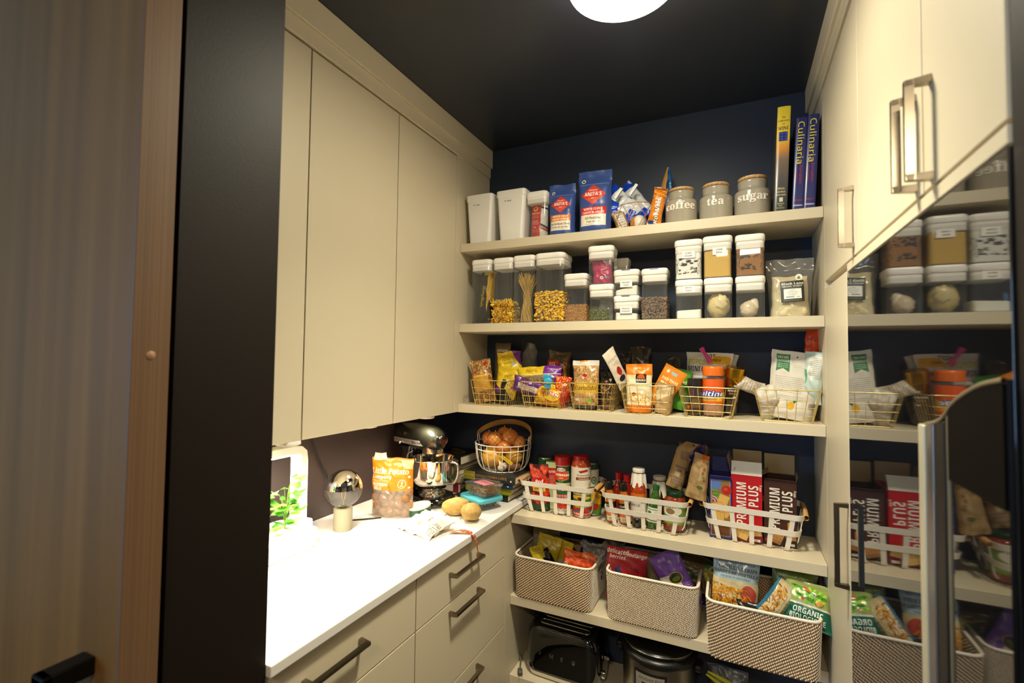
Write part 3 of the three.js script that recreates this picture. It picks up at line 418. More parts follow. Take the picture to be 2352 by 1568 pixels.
{ const o = thing('seed_bag', 'thin clear plastic bag above the green seeds', 'bag', [0.715, S[2] + 0.006, Z2], 0.4); lean(o, 0, -0.2); part('film', pouch({ w: 0.08, h: 0.11, d: 0.03, seed: 33, amp: 0.007, gusset: false }), film, o); }
{ const r = P(128, 192, (c, w, h) => { F(c, '#b52c58', 0, 0, w, h); G(c, '#e6d7da', [[60, 0], [128, 0], [128, 60], [84, 44]]); lines(c, '#7a4a5a', 92, 14, 30, 4, 9, 2, 3); E_(c, '#e9e4dc', 66, 150, 11); E_(c, '#3c7a4a', 66, 150, 6); F(c, '#3a8ab0', 88, 144, 26, 12); });
  pack('pink_bag', 'crumpled pink food bag inside the stacked canister', 'bag', [0.708, S[2] + 0.172, Z2], 0.1, [0, 0.06], { w: 0.09, h: 0.118, d: 0.07, seed: 34, amp: 0.011, bulge: 0.4 }, r, 0.35); }
stuff('brown_powder', 'brown powder in the narrow canister behind', 'powder', fill(0.058, 0.2, 0, 3), M('#6b4a22', 0.8), [0.765, S[2] + 0.004, 0.075]);
const powder = M('#f0ebe2', 0.85);
stuff('baking_soda', 'sloped white baking soda in the upper small canister', 'powder', fill(0.094, 0.032, 0.22, 4), powder, [0.822, S[2] + 0.112, Z2]);
stuff('baking_powder', 'level white baking powder in the lower small canister', 'powder', fill(0.094, 0.03, -0.03, 5), powder, [0.822, S[2] + 0.004, Z2]);
heaped('chocolate_chips', 'dusty brown chocolate chips in the mid-height canister', 'food', palette('#7d6654', '#5d4636', '#8f7866', '#6d5544'), [0.941, S[2] + 0.004, Z2], 0, 860, 0.1, 0.09, 0.1, 17, q => { const g = new THREE.SphereGeometry(0.0048, 7, 5); g.scale(1, 0.72, 1); return g; });
{ // caked powders: blotches of powder clinging to the walls
  const speck = (base, dark, n, seed, lo, hi) => P(1024, 256, (c, w, h) => { F(c, base, 0, 0, w, h); const q = rng(seed); for (let i = 0; i < n; i++) { const y = lo + (hi - lo) * q(), x = q() * w, s = 2 + 9 * q() * q(); if (nz(x * 0.03, y * 0.03, seed) > -0.08) E_(c, dark, x, y, s * (0.6 + q()), s * 0.7, q() * 3); } for (let i = 0; i < n * 0.5; i++) E_(c, base, q() * w, lo + (hi - lo) * q(), 1 + 4 * q(), 1 + 3 * q(), q()); });
  const r1 = speck('#efebe4', '#34302c', 1500, 3, 50, 150), r2 = speck('#a06c34', '#2c2a30', 1300, 6, 20, 150);
  stuff('icing_sugar', 'white icing sugar caked in patches inside the upper canister', 'powder', R(loft([0, 0.004, 0.06, 0.116].map(y => at(ring(0.098, 0.098, 0.014, 5), y)), 3), r1), PM(r1, 0.8), [1.077, S[2] + 0.168, Z2]);
  stuff('brown_sugar', 'brown sugar caked in dark patches inside the upper canister', 'sugar', R(loft([0, 0.004, 0.06, 0.122].map(y => at(ring(0.096, 0.096, 0.014, 5), y)), 3), r2), PM(r2, 0.8), [1.306, S[2] + 0.169, Z2]);
}
stuff('berry_sugar', 'layer of white berry sugar in the lower canister', 'sugar', fill(0.094, 0.036, 0.02, 6), powder, [1.078, S[2] + 0.004, Z2]);
stuff('corn_meal', 'yellow corn meal filling the upper canister', 'meal', fill(0.099, 0.108, 0.12, 7), M('#d6ad55', 0.85), [1.188, S[2] + 0.169, Z2]);
{ const o = thing('flour_bag', 'knotted cream plastic bag of flour inside the lower canister', 'bag', [1.19, S[2] + 0.006, Z2]); part('bag', sphereish(0.043, 0.052, 0.043, 0.16, 6, 24, 3).translate(0, 0.05, 0), M('#d8c286', 0.35, 0, { clearcoat: 0.6 }), o); part('fold', sphereish(0.028, 0.03, 0.02, 0.4, 8, 16, 4).translate(0.01, 0.06, 0.03), M('#e0cd98', 0.3, 0, { clearcoat: 0.6 }), o); }
{ const o = thing('sugar_bag', 'small twisted clear bag of pale sugar inside the lower canister', 'bag', [1.306, S[2] + 0.005, Z2]); part('bag', sphereish(0.032, 0.034, 0.034, 0.2, 9, 22, 3).translate(-0.005, 0.032, 0.004), M('#d9c3a4', 0.35, 0, { clearcoat: 0.7 }), o); part('twist', sphereish(0.018, 0.026, 0.016, 0.35, 4, 14, 4).translate(0.014, 0.05, 0.01), M('#e4d4bc', 0.25, 0, { clearcoat: 0.7 }), o); }
{ const o = thing('flour_pouch', 'clear zip pouch of cream coconut flour with black label', 'pouch', [1.446, S[2] + 0.001, 0.2], -0.06);
  part('film', pouch({ w: 0.148, h: 0.232, d: 0.085, wt: 0.166, seed: 41, amp: 0.005, seal: 0.24, bulge: 0.45 }), film, o, 'clear plastic film');
  part('flour', pouch({ w: 0.14, h: 0.165, d: 0.08, wt: 0.12, seed: 42, amp: 0.01, seal: 0.02, bulge: 0.5 }).translate(0, 0.003, 0), M('#dccfa6', 0.8), o, 'cream coconut flour');
  const r = P(224, 256, (c, w, h) => { F(c, '#17201a', 0, 0, w, h); T(c, 'Blush Lane', 116, 34, 40, '#f3efe4', { f: 'serif', sx: 0.95 }); T(c, 'ORGANIC MARKET', 112, 66, 24, '#f3efe4', { f: 'serif', sx: 0.85 }); lines(c, '#b9b4a4', 30, 82, 160, 1, 8, 3, 2); F(c, '#f1eee6', 30, 96, 168, 122); T(c, 'Organic', 112, 112, 15, '#4a463e', { w: 'normal' }); T(c, 'Coconut Flour', 112, 132, 16, '#4a463e', { w: 'normal' }); T(c, 'Farine de Coco', 112, 150, 15, '#4a463e', { w: 'normal' }); T(c, 'Biologique', 112, 168, 15, '#4a463e', { w: 'normal' }); for (let i = 0; i < 20; i++) F(c, '#222', 50 + i * 4, 186, 1 + (i * 7) % 3, 18); T(c, '650 g', 166, 196, 13, '#333'); lines(c, '#b9b4a4', 26, 232, 170, 2, 8, 2, 9); });
  const g = new THREE.PlaneGeometry(0.078, 0.082, 8, 6), p = g.attributes.position; for (let i = 0; i < p.count; i++) { const u = p.getX(i) / 0.07; p.setXYZ(i, p.getX(i) + 0.012, p.getY(i) + 0.1, 0.046 * Math.sqrt(1 - u * u * 0.6) - 0.0006 - (p.getY(i)) * 0.14); } g.computeVertexNormals(); g.rotateZ(0.04); printed('label', g, r, o, 0.4, 'black and white shop label');
  const s = P(64, 64, (c) => { F(c, '#e8e4d8', 0, 0, 64, 64); E_(c, '#f4f1e8', 32, 32, 30); E_(c, '#4d8a3a', 32, 42, 16, 8); G(c, '#b93a24', [[20, 34], [32, 18], [44, 34]]); }); const sg = new THREE.CircleGeometry(0.012, 20); sg.translate(0.03, 0.155, 0.036); printed('sticker', sg, s, o, 0.4);
}
// ---------- shelf 3: gold wire baskets and bags ----------
const gold = M('#e8d08a', 0.32, 0.85);
function goldBasket(x, z, label, rimW = 0.208, turn = 0) {
  const o = thing('wire_basket', label, 'basket', [x, S[3], z], turn, 'gold wire baskets');
  const bw = 0.168, bd = 0.2, rd = 0.235, h = 0.122, g = [], q = (t, s) => [bw + (rimW - bw) * t, bd + (rd - bd) * t];
  const pt = (side, u, t) => { const [w, d] = q(t), y = 0.003 + (h - 0.003) * t; return side === 0 ? [u * w / 2, y, d / 2] : side === 1 ? [w / 2, y, u * d / 2] : side === 2 ? [u * w / 2, y, -d / 2] : [-w / 2, y, u * d / 2]; };
  for (let s = 0; s < 4; s++) {
    const n = s % 2 ? 8 : 6; for (let i = 0; i <= n; i++) { const u = -0.94 + 1.88 * i / n; g.push(rod(pt(s, u, 0), pt(s, u, s % 2 === 0 && i % 2 && i !== 1 && i !== n - 1 ? 0.68 : 1), 0.0012, 5)); }
    for (const t of [0.2, 0.45, 0.68]) g.push(rod(pt(s, -0.97, t), pt(s, 0.97, t), 0.0012, 5));
  }
  for (let i = 0; i <= 6; i++) { const u = -0.95 + 1.9 * i / 6; g.push(rod([u * bw / 2, 0.0025, -bd / 2], [u * bw / 2, 0.0025, bd / 2], 0.0012, 5)); }
  part('wire_grid', g, gold, o);
  part('rim', tube(at(ring(rimW, rd, 0.02, 4), h), 0.0022, 64, 6, true), gold, o);
  part('base_ring', tube(at(ring(bw, bd, 0.015, 3), 0.003), 0.0018, 48, 5, true), gold, o); return o;
}
goldBasket(0.18, 0.205, 'gold wire basket of pasta bags next to the side panel and wall cabinet');
goldBasket(0.444, 0.205, 'gold wire basket holding the orange snack bag with blue clip');
goldBasket(0.675, 0.185, 'gold wire basket holding the gold-label penne bag');
goldBasket(0.912, 0.205, 'gold wire basket holding orange noodle packs');
goldBasket(1.156, 0.19, 'gold wire basket holding jars and popcorn cakes', 0.222, -0.06);
goldBasket(1.432, 0.175, 'gold wire basket holding the dried mango bag', 0.222, -0.05);
const bag3 = (n, l, p, turn, tilt, opt, r, rough) => pack(n, l, 'bag', p, turn, tilt, opt, r, rough ?? 0.3);
const swirl = (c, x, y, w, h, cols, n, seed) => { const q = rng(seed); for (let i = 0; i < n; i++) { c.strokeStyle = cols[i % cols.length]; c.lineWidth = 2 + 3 * q(); c.beginPath(); const a = x + q() * w, b = y + q() * h; c.arc(a, b, 4 + 9 * q(), q() * 6, q() * 6 + 3); c.stroke(); } };
const sticks = (c, x, y, w, h, cols, n, seed, len = 26, lw = 6) => { const q = rng(seed); for (let i = 0; i < n; i++) { c.strokeStyle = cols[i % cols.length]; c.lineWidth = lw * (0.6 + 0.6 * q()); const a = x + q() * w, b = y + q() * h, t = q() * 3; c.beginPath(); c.moveTo(a, b); c.lineTo(a + len * Math.cos(t), b + len * Math.sin(t)); c.stroke(); } };
{
  const curly = P(160, 256, (c, w, h) => { F(c, '#8a6230', 0, 0, w, h); swirl(c, 0, 0, w, h, ['#c99a55', '#6a4520', '#e0b878'], 190, 3); F(c, '#c28f28', 20, 90, w - 40, 96); F(c, '#e0bb60', 20, 96, w - 40, 8); E_(c, '#b32218', 120, 30, 14); E_(c, '#b32218', 40, 74, 10); });
  bag3('pasta_bag', 'curly pasta bag with gold label at the cabinet end basket', [0.115, S[3] + 0.01, 0.225], 0.2, [-0.05, 0.18], { w: 0.11, h: 0.215, d: 0.06, gusset: false, seed: 51, amp: 0.007 }, curly);
  bag3('coffee_bag', 'tall taupe paper bag with white printing standing at the back', [0.13, S[3] + 0.005, 0.085], 0.1, [-0.02, -0.02], { w: 0.088, h: 0.305, d: 0.05, seed: 52, amp: 0.004, bulge: 0.3 }, P(128, 300, (c, w, h) => { F(c, '#6d5a42', 0, 0, w, h); T(c, 'selvana', 64, 40, 24, '#e6ded0', { w: 'italic bold' }); lines(c, '#c9bba4', 24, 120, 80, 18, 8, 2, 5); }), 0.5);
  const yel = P(256, 384, (c, w, h) => { F(c, '#dcbb1a', 0, 0, w, h); G(c, '#6d2a86', [[150, 0], [256, 0], [256, 150], [215, 90]]); G(c, '#6d2a86', [[0, 300], [70, 384], [0, 384]]); c.save(); c.translate(100, 170); c.rotate(-0.1); T(c, 'Pasta', 10, -90, 32, '#2a2010', { w: 'italic', f: 'serif' }); T(c, 'fermentata', 10, -56, 34, '#2a2010', { w: 'italic', f: 'serif' }); lines(c, '#5a4a10', -60, -20, 150, 4, 14, 3, 3); T(c, 'Pasta', 20, 70, 30, '#2a2010', { w: 'italic', f: 'serif' }); c.restore(); F(c, '#e9dca0', 20, 272, 180, 10); F(c, '#8fb0c8', 160, 120, 50, 24); });
  bag3('pasta_bag', 'yellow and purple printed pasta bag slanting over the cabinet end basket', [0.235, S[3] + 0.065, 0.19], 0.15, [-0.15, 0.1], { w: 0.16, h: 0.2, d: 0.05, gusset: false, seed: 53, amp: 0.01, wt: 0.12 }, yel);
  const win = P(384, 200, (c, w, h) => { F(c, '#d9bb20', 0, 0, w, h); F(c, '#71288c', 230, 0, 154, h); T(c, '7 cooked', 306, 40, 22, '#e9dff0', { r: 0.12 }); lines(c, '#e0d0ea', 270, 56, 80, 3, 10, 2, 2); G(c, '#8a7350', [[60, 110], [300, 84], [330, 190], [40, 196]]); swirl(c, 60, 100, 260, 90, ['#b89a66', '#6a4f2a', '#d8c090'], 90, 8); T(c, 'Pasta', 120, 50, 40, '#a8661a', { w: 'italic bold', f: 'serif' }); F(c, '#efe6cc', 0, 84, 384, 6); });
  bag3('pasta_bag', 'yellow and purple pasta bag with clear window lying across two baskets', [0.395, S[3] + 0.095, 0.2], 0.06, [-0.2, 0.06], { w: 0.23, h: 0.1, d: 0.055, gusset: false, seed: 54, amp: 0.01 }, win);
  bag3('pasta_bag', 'dark purple pasta bag half hidden under the window pasta bag', [0.34, S[3] + 0.06, 0.23], 0.1, [0.2, -0.3], { w: 0.16, h: 0.07, d: 0.03, gusset: false, seed: 55, amp: 0.008 }, P(128, 64, (c) => { F(c, '#5a2572', 0, 0, 128, 64); F(c, '#cfc6b8', 20, 22, 90, 24); lines(c, '#5a2572', 26, 26, 70, 3, 7, 2, 4); }));
  { const o = thing('plastic_bag', 'crumpled clear plastic bag behind the yellow pasta bag', 'bag', [0.27, S[3] + 0.02, 0.09], 0.2); lean(o, 0, -0.1); part('film', pouch({ w: 0.19, h: 0.29, d: 0.06, wt: 0.04, seed: 56, amp: 0.03, gusset: false, k: 22 }), film, o); }
  bag3('pasta_bag', 'black and yellow pasta pack low in the cabinet end basket', [0.215, S[3] + 0.004, 0.215], -0.2, [0, -0.3], { w: 0.1, h: 0.115, d: 0.05, gusset: false, seed: 57, amp: 0.006 }, P(128, 128, (c) => { F(c, '#171411', 0, 0, 128, 128); G(c, '#b8962a', [[40, 0], [128, 0], [128, 90], [60, 40]]); swirl(c, 60, 0, 60, 40, ['#d8b858', '#7a5a1a'], 30, 3); }));
  const snack = P(256, 192, (c, w, h) => { F(c, '#e2b21c', 0, 0, w, h); swirl(c, 0, 0, 120, h, ['#d9601c', '#f0d060', '#c8341c'], 70, 4); E_(c, '#e9c41c', 150, 96, 74, 60); c.strokeStyle = '#c42a1c'; c.lineWidth = 7; c.beginPath(); c.ellipse(150, 96, 70, 56, 0, 0, TAU); c.stroke(); T(c, 'CORN', 150, 84, 40, '#fff', { st: '#c42a1c', lw: 9, r: 0.2 }); F(c, '#c8201c', 216, 0, 40, h); });
  bag3('snack_bag', 'yellow and red corn snack bag in the basket with blue clip', [0.455, S[3] + 0.008, 0.225], 0.05, [-0.1, -0.12], { w: 0.16, h: 0.1, d: 0.07, gusset: false, seed: 58, amp: 0.007 }, snack, 0.25);
  bag3('snack_bag', 'orange twisted snack packet beside the blue clip', [0.51, S[3] + 0.03, 0.215], 0.2, [-0.05, -0.12], { w: 0.075, h: 0.115, d: 0.05, gusset: false, seed: 59, amp: 0.009 }, P(128, 160, (c, w, h) => { F(c, '#d2391c', 0, 0, w, h); swirl(c, 0, 0, w, 90, ['#e98a2c', '#f0b060', '#b8281c'], 70, 9); F(c, '#c8201c', 10, 90, 108, 60); lines(c, '#f0d0a0', 18, 100, 80, 4, 11, 3, 2); }), 0.25);
  bag3('snack_bag', 'red and clear noodle snack bag standing behind the blue clip basket', [0.445, S[3] + 0.02, 0.1], 0.05, [-0.05, -0.05], { w: 0.16, h: 0.25, d: 0.05, gusset: false, seed: 60, amp: 0.012, wt: 0.11 }, P(160, 256, (c, w, h) => { F(c, '#5a4632', 0, 0, w, h); F(c, '#b8241a', 0, 50, 90, 40); T(c, 'NU', 40, 70, 28, '#f0e0c0'); swirl(c, 0, 100, w, 150, ['#8a6a40', '#3a2a1a'], 60, 5); E_(c, '#d8a81c', 112, 110, 30, 42); E_(c, '#8a3a1a', 112, 110, 16, 24); F(c, '#c8641c', 134, 40, 6, 130); }), 0.2);
  const clip = thing('bag_clip', 'bright blue plastic bag clip on the corn snack bag', 'clip', [0.465, S[3] + 0.142, 0.285], 0.2); lean(clip, 0.2, 0.05);
  part('grip', sphereish(0.021, 0.017, 0.006, 0, 1, 18), M('#2f9fd0', 0.3), clip); part('grip', sphereish(0.02, 0.016, 0.006, 0, 1, 18).translate(0.004, -0.016, 0.008), M('#3aa9d8', 0.3), clip); part('jaw', bx(0.03, 0.03, 0.008, 0, -0.036, 0.004, 0.003), M('#2f9fd0', 0.3), clip);
  { // penne bag with real printed window
    const r = P(192, 384, (c, w, h) => { F(c, '#b48a58', 0, 0, w, h); sticks(c, -10, 30, w, 130, ['#c9a06a', '#8f6a3c', '#d8b684', '#7a5830'], 110, 4); F(c, '#d6d2c8', 0, 0, w, 40); F(c, '#d08a2c', 50, 0, 60, 12); F(c, '#caa238', 0, 168, w, 90); T(c, 'Garofalo', 96, 216, 44, '#3a2a10', { w: 'italic', f: 'serif', sx: 0.9 }); sticks(c, 0, 262, w, 86, ['#b99258', '#8a6838', '#d4b078'], 60, 6); F(c, '#17130f', 0, 346, w, 38); lines(c, '#c9bfa8', 14, 356, 160, 2, 12, 3, 3); E_(c, '#cfc8ba', 36, 306, 24, 12); F(c, '#6fae2c', 116, 300, 34, 24); E_(c, '#b5241c', 92, 118, 18, 12); });
    bag3('pasta_bag', 'clear penne bag with gold script label in the middle basket', [0.632, S[3] + 0.004, 0.225], 0.08, [0, 0], { w: 0.122, h: 0.218, d: 0.075, seed: 61, amp: 0.006, seal: 0.12, bulge: 0.35 }, r, 0.2);
    bag3('pasta_bag', 'dark whole grain pasta bag beside the penne bag', [0.727, S[3] + 0.004, 0.205], -0.1, [0, 0], { w: 0.07, h: 0.165, d: 0.055, seed: 62, amp: 0.006, gusset: false }, P(128, 256, (c, w, h) => { F(c, '#3a2c1e', 0, 0, w, h); F(c, '#1c1915', 0, 0, w, 70); sticks(c, -10, 80, w, 170, ['#8f6a3a', '#6a4a24', '#a8824c'], 80, 3, 34, 7); F(c, '#d8d2c6', 86, 40, 24, 12); E_(c, '#b5241c', 60, 60, 10, 6); }), 0.2);
    bag3('food_bag', 'black crumpled bag behind the whole grain pasta', [0.72, S[3] + 0.02, 0.12], 0, [0, 0], { w: 0.1, h: 0.16, d: 0.05, seed: 63, amp: 0.012, gusset: false }, plain('#1d1a17'), 0.3);
    bag3('cereal_pack', 'slim white packet with a strawberry leaning between two baskets', [0.80, S[3] + 0.11, 0.18], 1.0, [0, 0.6], { w: 0.075, h: 0.19, d: 0.016, seed: 64, amp: 0.003, seal: 0.03, gusset: false }, P(128, 300, (c, w, h) => { F(c, '#e2d8c6', 0, 0, w, h); T(c, 'HEALTH', 60, 70, 26, '#8a7a5a', { w: 'italic', f: 'serif' }); lines(c, '#a89878', 30, 96, 70, 2, 12, 3, 4); E_(c, '#b5241c', 70, 170, 26, 34); E_(c, '#3a2c2c', 70, 230, 34, 24); }), 0.5);
  }
  bag3('pasta_bag', 'dark brown pasta bag with red oval logo standing at the back', [0.855, S[3] + 0.004, 0.1], 0.05, [0, 0], { w: 0.092, h: 0.285, d: 0.055, seed: 65, amp: 0.006, bulge: 0.3 }, P(128, 320, (c, w, h) => { F(c, '#2e241a', 0, 0, w, h); E_(c, '#8f1a16', 64, 112, 56, 24); T(c, 'felicetti', 64, 112, 24, '#efe6dc', { w: 'bold italic', sx: 0.95 }); T(c, '6', 66, 160, 26, '#8aa0d8', { w: 'normal' }); }), 0.25);
  bag3('pasta_bag', 'black bag tucked behind the orange noodle pack', [0.8, S[3] + 0.004, 0.07], 0, [0, 0.05], { w: 0.07, h: 0.26, d: 0.04, seed: 66, amp: 0.01, gusset: false }, plain('#14120f'), 0.3);
  const hai = P(192, 360, (c, w, h) => { F(c, '#dfd2b0', 0, 0, w, h); F(c, '#e07a14', 0, 0, w, 84); c.fillStyle = '#171310'; c.fillRect(76, 76, 76, 66); E_(c, '#d8621a', 114, 106, 28); F(c, '#171310', 76, 110, 76, 32); T(c, 'HAIKU', 114, 122, 22, '#e9e4dc'); T(c, 'ASIAN-STYLE NOODLES', 100, 156, 13, '#3a3020'); sticks(c, 30, 210, 140, 70, ['#d09a2c', '#b87a1c', '#e0b84c'], 70, 3, 18, 5); E_(c, '#efe9dc', 120, 210, 14); E_(c, '#8a3a1c', 60, 226, 16, 12); F(c, '#e07a14', 0, 306, w, 54); });
  bag3('noodle_pack', 'orange and cream noodle pack with black logo square', [0.872, S[3] + 0.004, 0.235], 0.06, [0, 0], { w: 0.112, h: 0.208, d: 0.055, seed: 67, amp: 0.006, seal: 0.1, bulge: 0.35 }, hai, 0.35);
  bag3('noodle_pack', 'tilted orange rice noodle pouch lettered pad thai', [0.935, S[3] + 0.03, 0.18], -0.1, [0, -0.5], { w: 0.1, h: 0.185, d: 0.03, seed: 68, amp: 0.003, seal: 0.08 }, P(160, 288, (c, w, h) => { F(c, '#dd8416', 0, 0, w, h); E_(c, '#e9e0c8', 40, 40, 10); F(c, '#8fc0d0', 66, 32, 40, 18); T(c, 'PAD THAI', 80, 92, 28, '#f6e6c0', { sx: 0.95 }); T(c, 'RICE', 78, 134, 50, '#f6e6c0', { sx: 0.95 }); T(c, 'NOODLES', 80, 172, 26, '#f6e6c0', { sx: 0.95 }); T(c, 'THIN', 76, 230, 40, '#f2d8a0'); }), 0.4);
  bag3('noodle_pack', 'bright green rice noodle pouch behind the orange pouch', [1.0, S[3] + 0.02, 0.135], -0.1, [0, -0.2], { w: 0.1, h: 0.175, d: 0.03, seed: 69, amp: 0.003, seal: 0.08 }, P(160, 288, (c, w, h) => { F(c, '#4f9a24', 0, 0, w, h); E_(c, '#e9e0c8', 40, 46, 11); F(c, '#9fd0e0', 72, 38, 46, 18); T(c, 'PAD THAI', 80, 92, 28, '#e6f0c0'); T(c, 'RICE', 78, 134, 50, '#e6f0c0'); }), 0.4);
  bag3('food_bag', 'clear grey bag with a twisted top behind the green noodle pouch', [1.01, S[3] + 0.02, 0.07], 0, [0, 0.05], { w: 0.13, h: 0.22, d: 0.06, seed: 70, amp: 0.012, wt: 0.05, gusset: false }, plain('#3a342c'), 0.2);
  bag3('noodle_pouch', 'beige noodle pouch low beside the tilted orange pouch', [0.968, S[3] + 0.004, 0.215], -0.3, [0, -0.12], { w: 0.08, h: 0.13, d: 0.05, seed: 71, amp: 0.007 }, P(96, 128, (c, w, h) => { F(c, '#a88a62', 0, 0, w, h); G(c, '#c9b490', [[0, 40], [96, 10], [96, 40], [0, 90]]); }), 0.25);
  const pop = P(288, 288, (c, w, h) => { F(c, '#d8d6d0', 0, 0, w, h); T(c, 'GOT', 150, 20, 30, '#22201e'); T(c, 'POPCORN', 100, 54, 38, '#b8c01c', { sx: 0.9 }); T(c, 'MINI CAKES', 108, 92, 38, '#22303a', { sx: 0.85 }); F(c, '#dca818', 170, 20, 110, 40); T(c, 'CHEESE', 196, 40, 16, '#3a2a10'); E_(c, '#9a7040', 230, 104, 44, 26); E_(c, '#b98a50', 216, 98, 16, 10); E_(c, '#c79a60', 246, 106, 18, 10); lines(c, '#77736a', 40, 122, 180, 2, 16, 3, 4); for (let i = 0; i < 4; i++) E_(c, '#333', 60 + i * 34, 160, 8); });
  bag3('snack_bag', 'white popcorn cakes bag behind the chocolate drink jar', [1.135, S[3] + 0.03, 0.115], -0.12, [-0.05, -0.06], { w: 0.19, h: 0.235, d: 0.07, seed: 72, amp: 0.007, seal: 0.07, gusset: false }, pop, 0.3);
  bag3('snack_bag', 'silver-grey corner of a snack bag beside the gold-lidded jar', [1.215, S[3] + 0.13, 0.1], 0.1, [-0.05, -0.2], { w: 0.05, h: 0.13, d: 0.02, seed: 73, amp: 0.004, gusset: false }, plain('#b9b7b0'), 0.25);
  const pc = thing('bag_clip', 'magenta plastic bag clip on the popcorn cakes bag', 'clip', [1.138, S[3] + 0.253, 0.165], 0); pc.rotation.z = 0.55;
  part('arm', loft([[-0.036, 0.011], [-0.028, 0.012], [-0.01, 0.0065], [0.014, 0.007], [0.028, 0.0115], [0.036, 0.009]].map(([y, r]) => Array.from({ length: 12 }, (_, i) => [r * Math.cos(i / 12 * TAU), y, 0.004 * Math.sin(i / 12 * TAU)])), 3), M('#b81470', 0.35), pc);
}
// jars in the fifth basket
function jarLabel(o, r, h, y, rect, arc, turn = 0, r1) { return printed('label', wrap(r, h, y, arc, turn, r1), rect, o, 0.35); }
{
  const o = thing('drink_jar', 'clear chocolate drink jar with orange lid and orange label', 'jar', [1.168, S[3] + 0.004, 0.2], -0.1);
  part('jar', lathe([[0, 0], [0.038, 0.001], [0.042, 0.008], [0.042, 0.145], [0.04, 0.158], [0.037, 0.163]], 32), clear, o);
  part('lid', lathe([[0.041, 0.163], [0.0415, 0.164], [0.0415, 0.19], [0.04, 0.199], [0.036, 0.202], [0, 0.202]], 40), M('#df6a12', 0.35), o, 'orange screw lid');
  part('powder', cyl(0.0385, 0.0385, 0.052, 0.004), M('#b98058', 0.85), o, 'tan drink powder');
  jarLabel(o, 0.0424, 0.1, 0.05, P(320, 220, (c, w, h) => { F(c, '#de5a14', 0, 0, w, h); F(c, '#2c3a8c', 0, 20, 90, 66); T(c, 'Delice', 44, 46, 24, '#e0c030'); c.save(); T(c, 'ovaltine', 140, 132, 58, '#fff', { w: 'bold italic', st: '#2c3a9c', lw: 14, sx: 0.95 }); c.restore(); F(c, '#e0b61c', 40, 162, 200, 34); T(c, 'CLASSIQUE', 140, 180, 24, '#2c3a8c'); G(c, '#e0b61c', [[240, 120], [320, 90], [320, 180], [250, 200]]); }), 1.6 * PI, -0.2);
}
{
  const o = thing('spice_jar', 'small brown glass jar with black lid in front of the popcorn cakes', 'jar', [1.098, S[3] + 0.004, 0.212]);
  part('jar', lathe([[0, 0], [0.026, 0.001], [0.029, 0.006], [0.029, 0.1], [0.025, 0.118]], 28), M('#3a2412', 0.12, 0, { clearcoat: 1 }), o); part('lid', cyl(0.0305, 0.0305, 0.034, 0.116, 36), M('#151311', 0.4), o);
  jarLabel(o, 0.0293, 0.055, 0.02, P(160, 128, (c, w, h) => { F(c, '#4a3016', 0, 0, w, h); G(c, '#1f7f86', [[16, 10], [56, 10], [50, 70], [16, 76]]); F(c, '#d0701c', 20, 84, 40, 34); lines(c, '#a89060', 80, 20, 70, 8, 11, 3, 3); }), 1.2 * PI, -0.3);
}
{
  const o = thing('coffee_jar', 'tilted coffee jar with a wide gold lid', 'jar', [1.222, S[3] + 0.01, 0.13], 0.2); lean(o, 0.22, -0.12);
  part('jar', loft([[0.8, 0], [0.9, 0.006], [0.92, 0.1], [0.88, 0.135], [0.8, 0.15]].map(([s, y]) => at(ring(0.07 * s, 0.06 * s, 0.025 * s, 6), y)), 3), M('#2a1608', 0.08, 0, { clearcoat: 1 }), o);
  part('gold_band', loft([[0.9, 0.118], [0.96, 0.13], [0.96, 0.16]].map(([s, y]) => at(ring(0.07 * s, 0.062 * s, 0.026 * s, 6), y)), 0), M('#c79a3a', 0.2, 1), o);
  part('lid', loft([[1.02, 0.155], [1.04, 0.158], [1.04, 0.194], [1.0, 0.199]].map(([s, y]) => at(ring(0.072 * s, 0.064 * s, 0.026 * s, 6), y)), 2), M('#cf9f2c', 0.28, 1), o, 'satin gold lid');
  const g = plane(0.048, 0.06, 0, 0.09, 0.0292); printed('label', g, P(128, 160, (c, w, h) => { F(c, '#1c120c', 0, 0, w, h); E_(c, '#2a1a12', 60, 50, 52); T(c, 'NESCAFÉ', 56, 40, 26, '#fff', { r: -0.06, sx: 0.95 }); T(c, 'GOLD', 60, 74, 28, '#c79a3a'); E_(c, '#d8d2c8', 84, 112, 18, 12); F(c, '#3a2414', 0, 132, w, 28); }), o, 0.3);
}
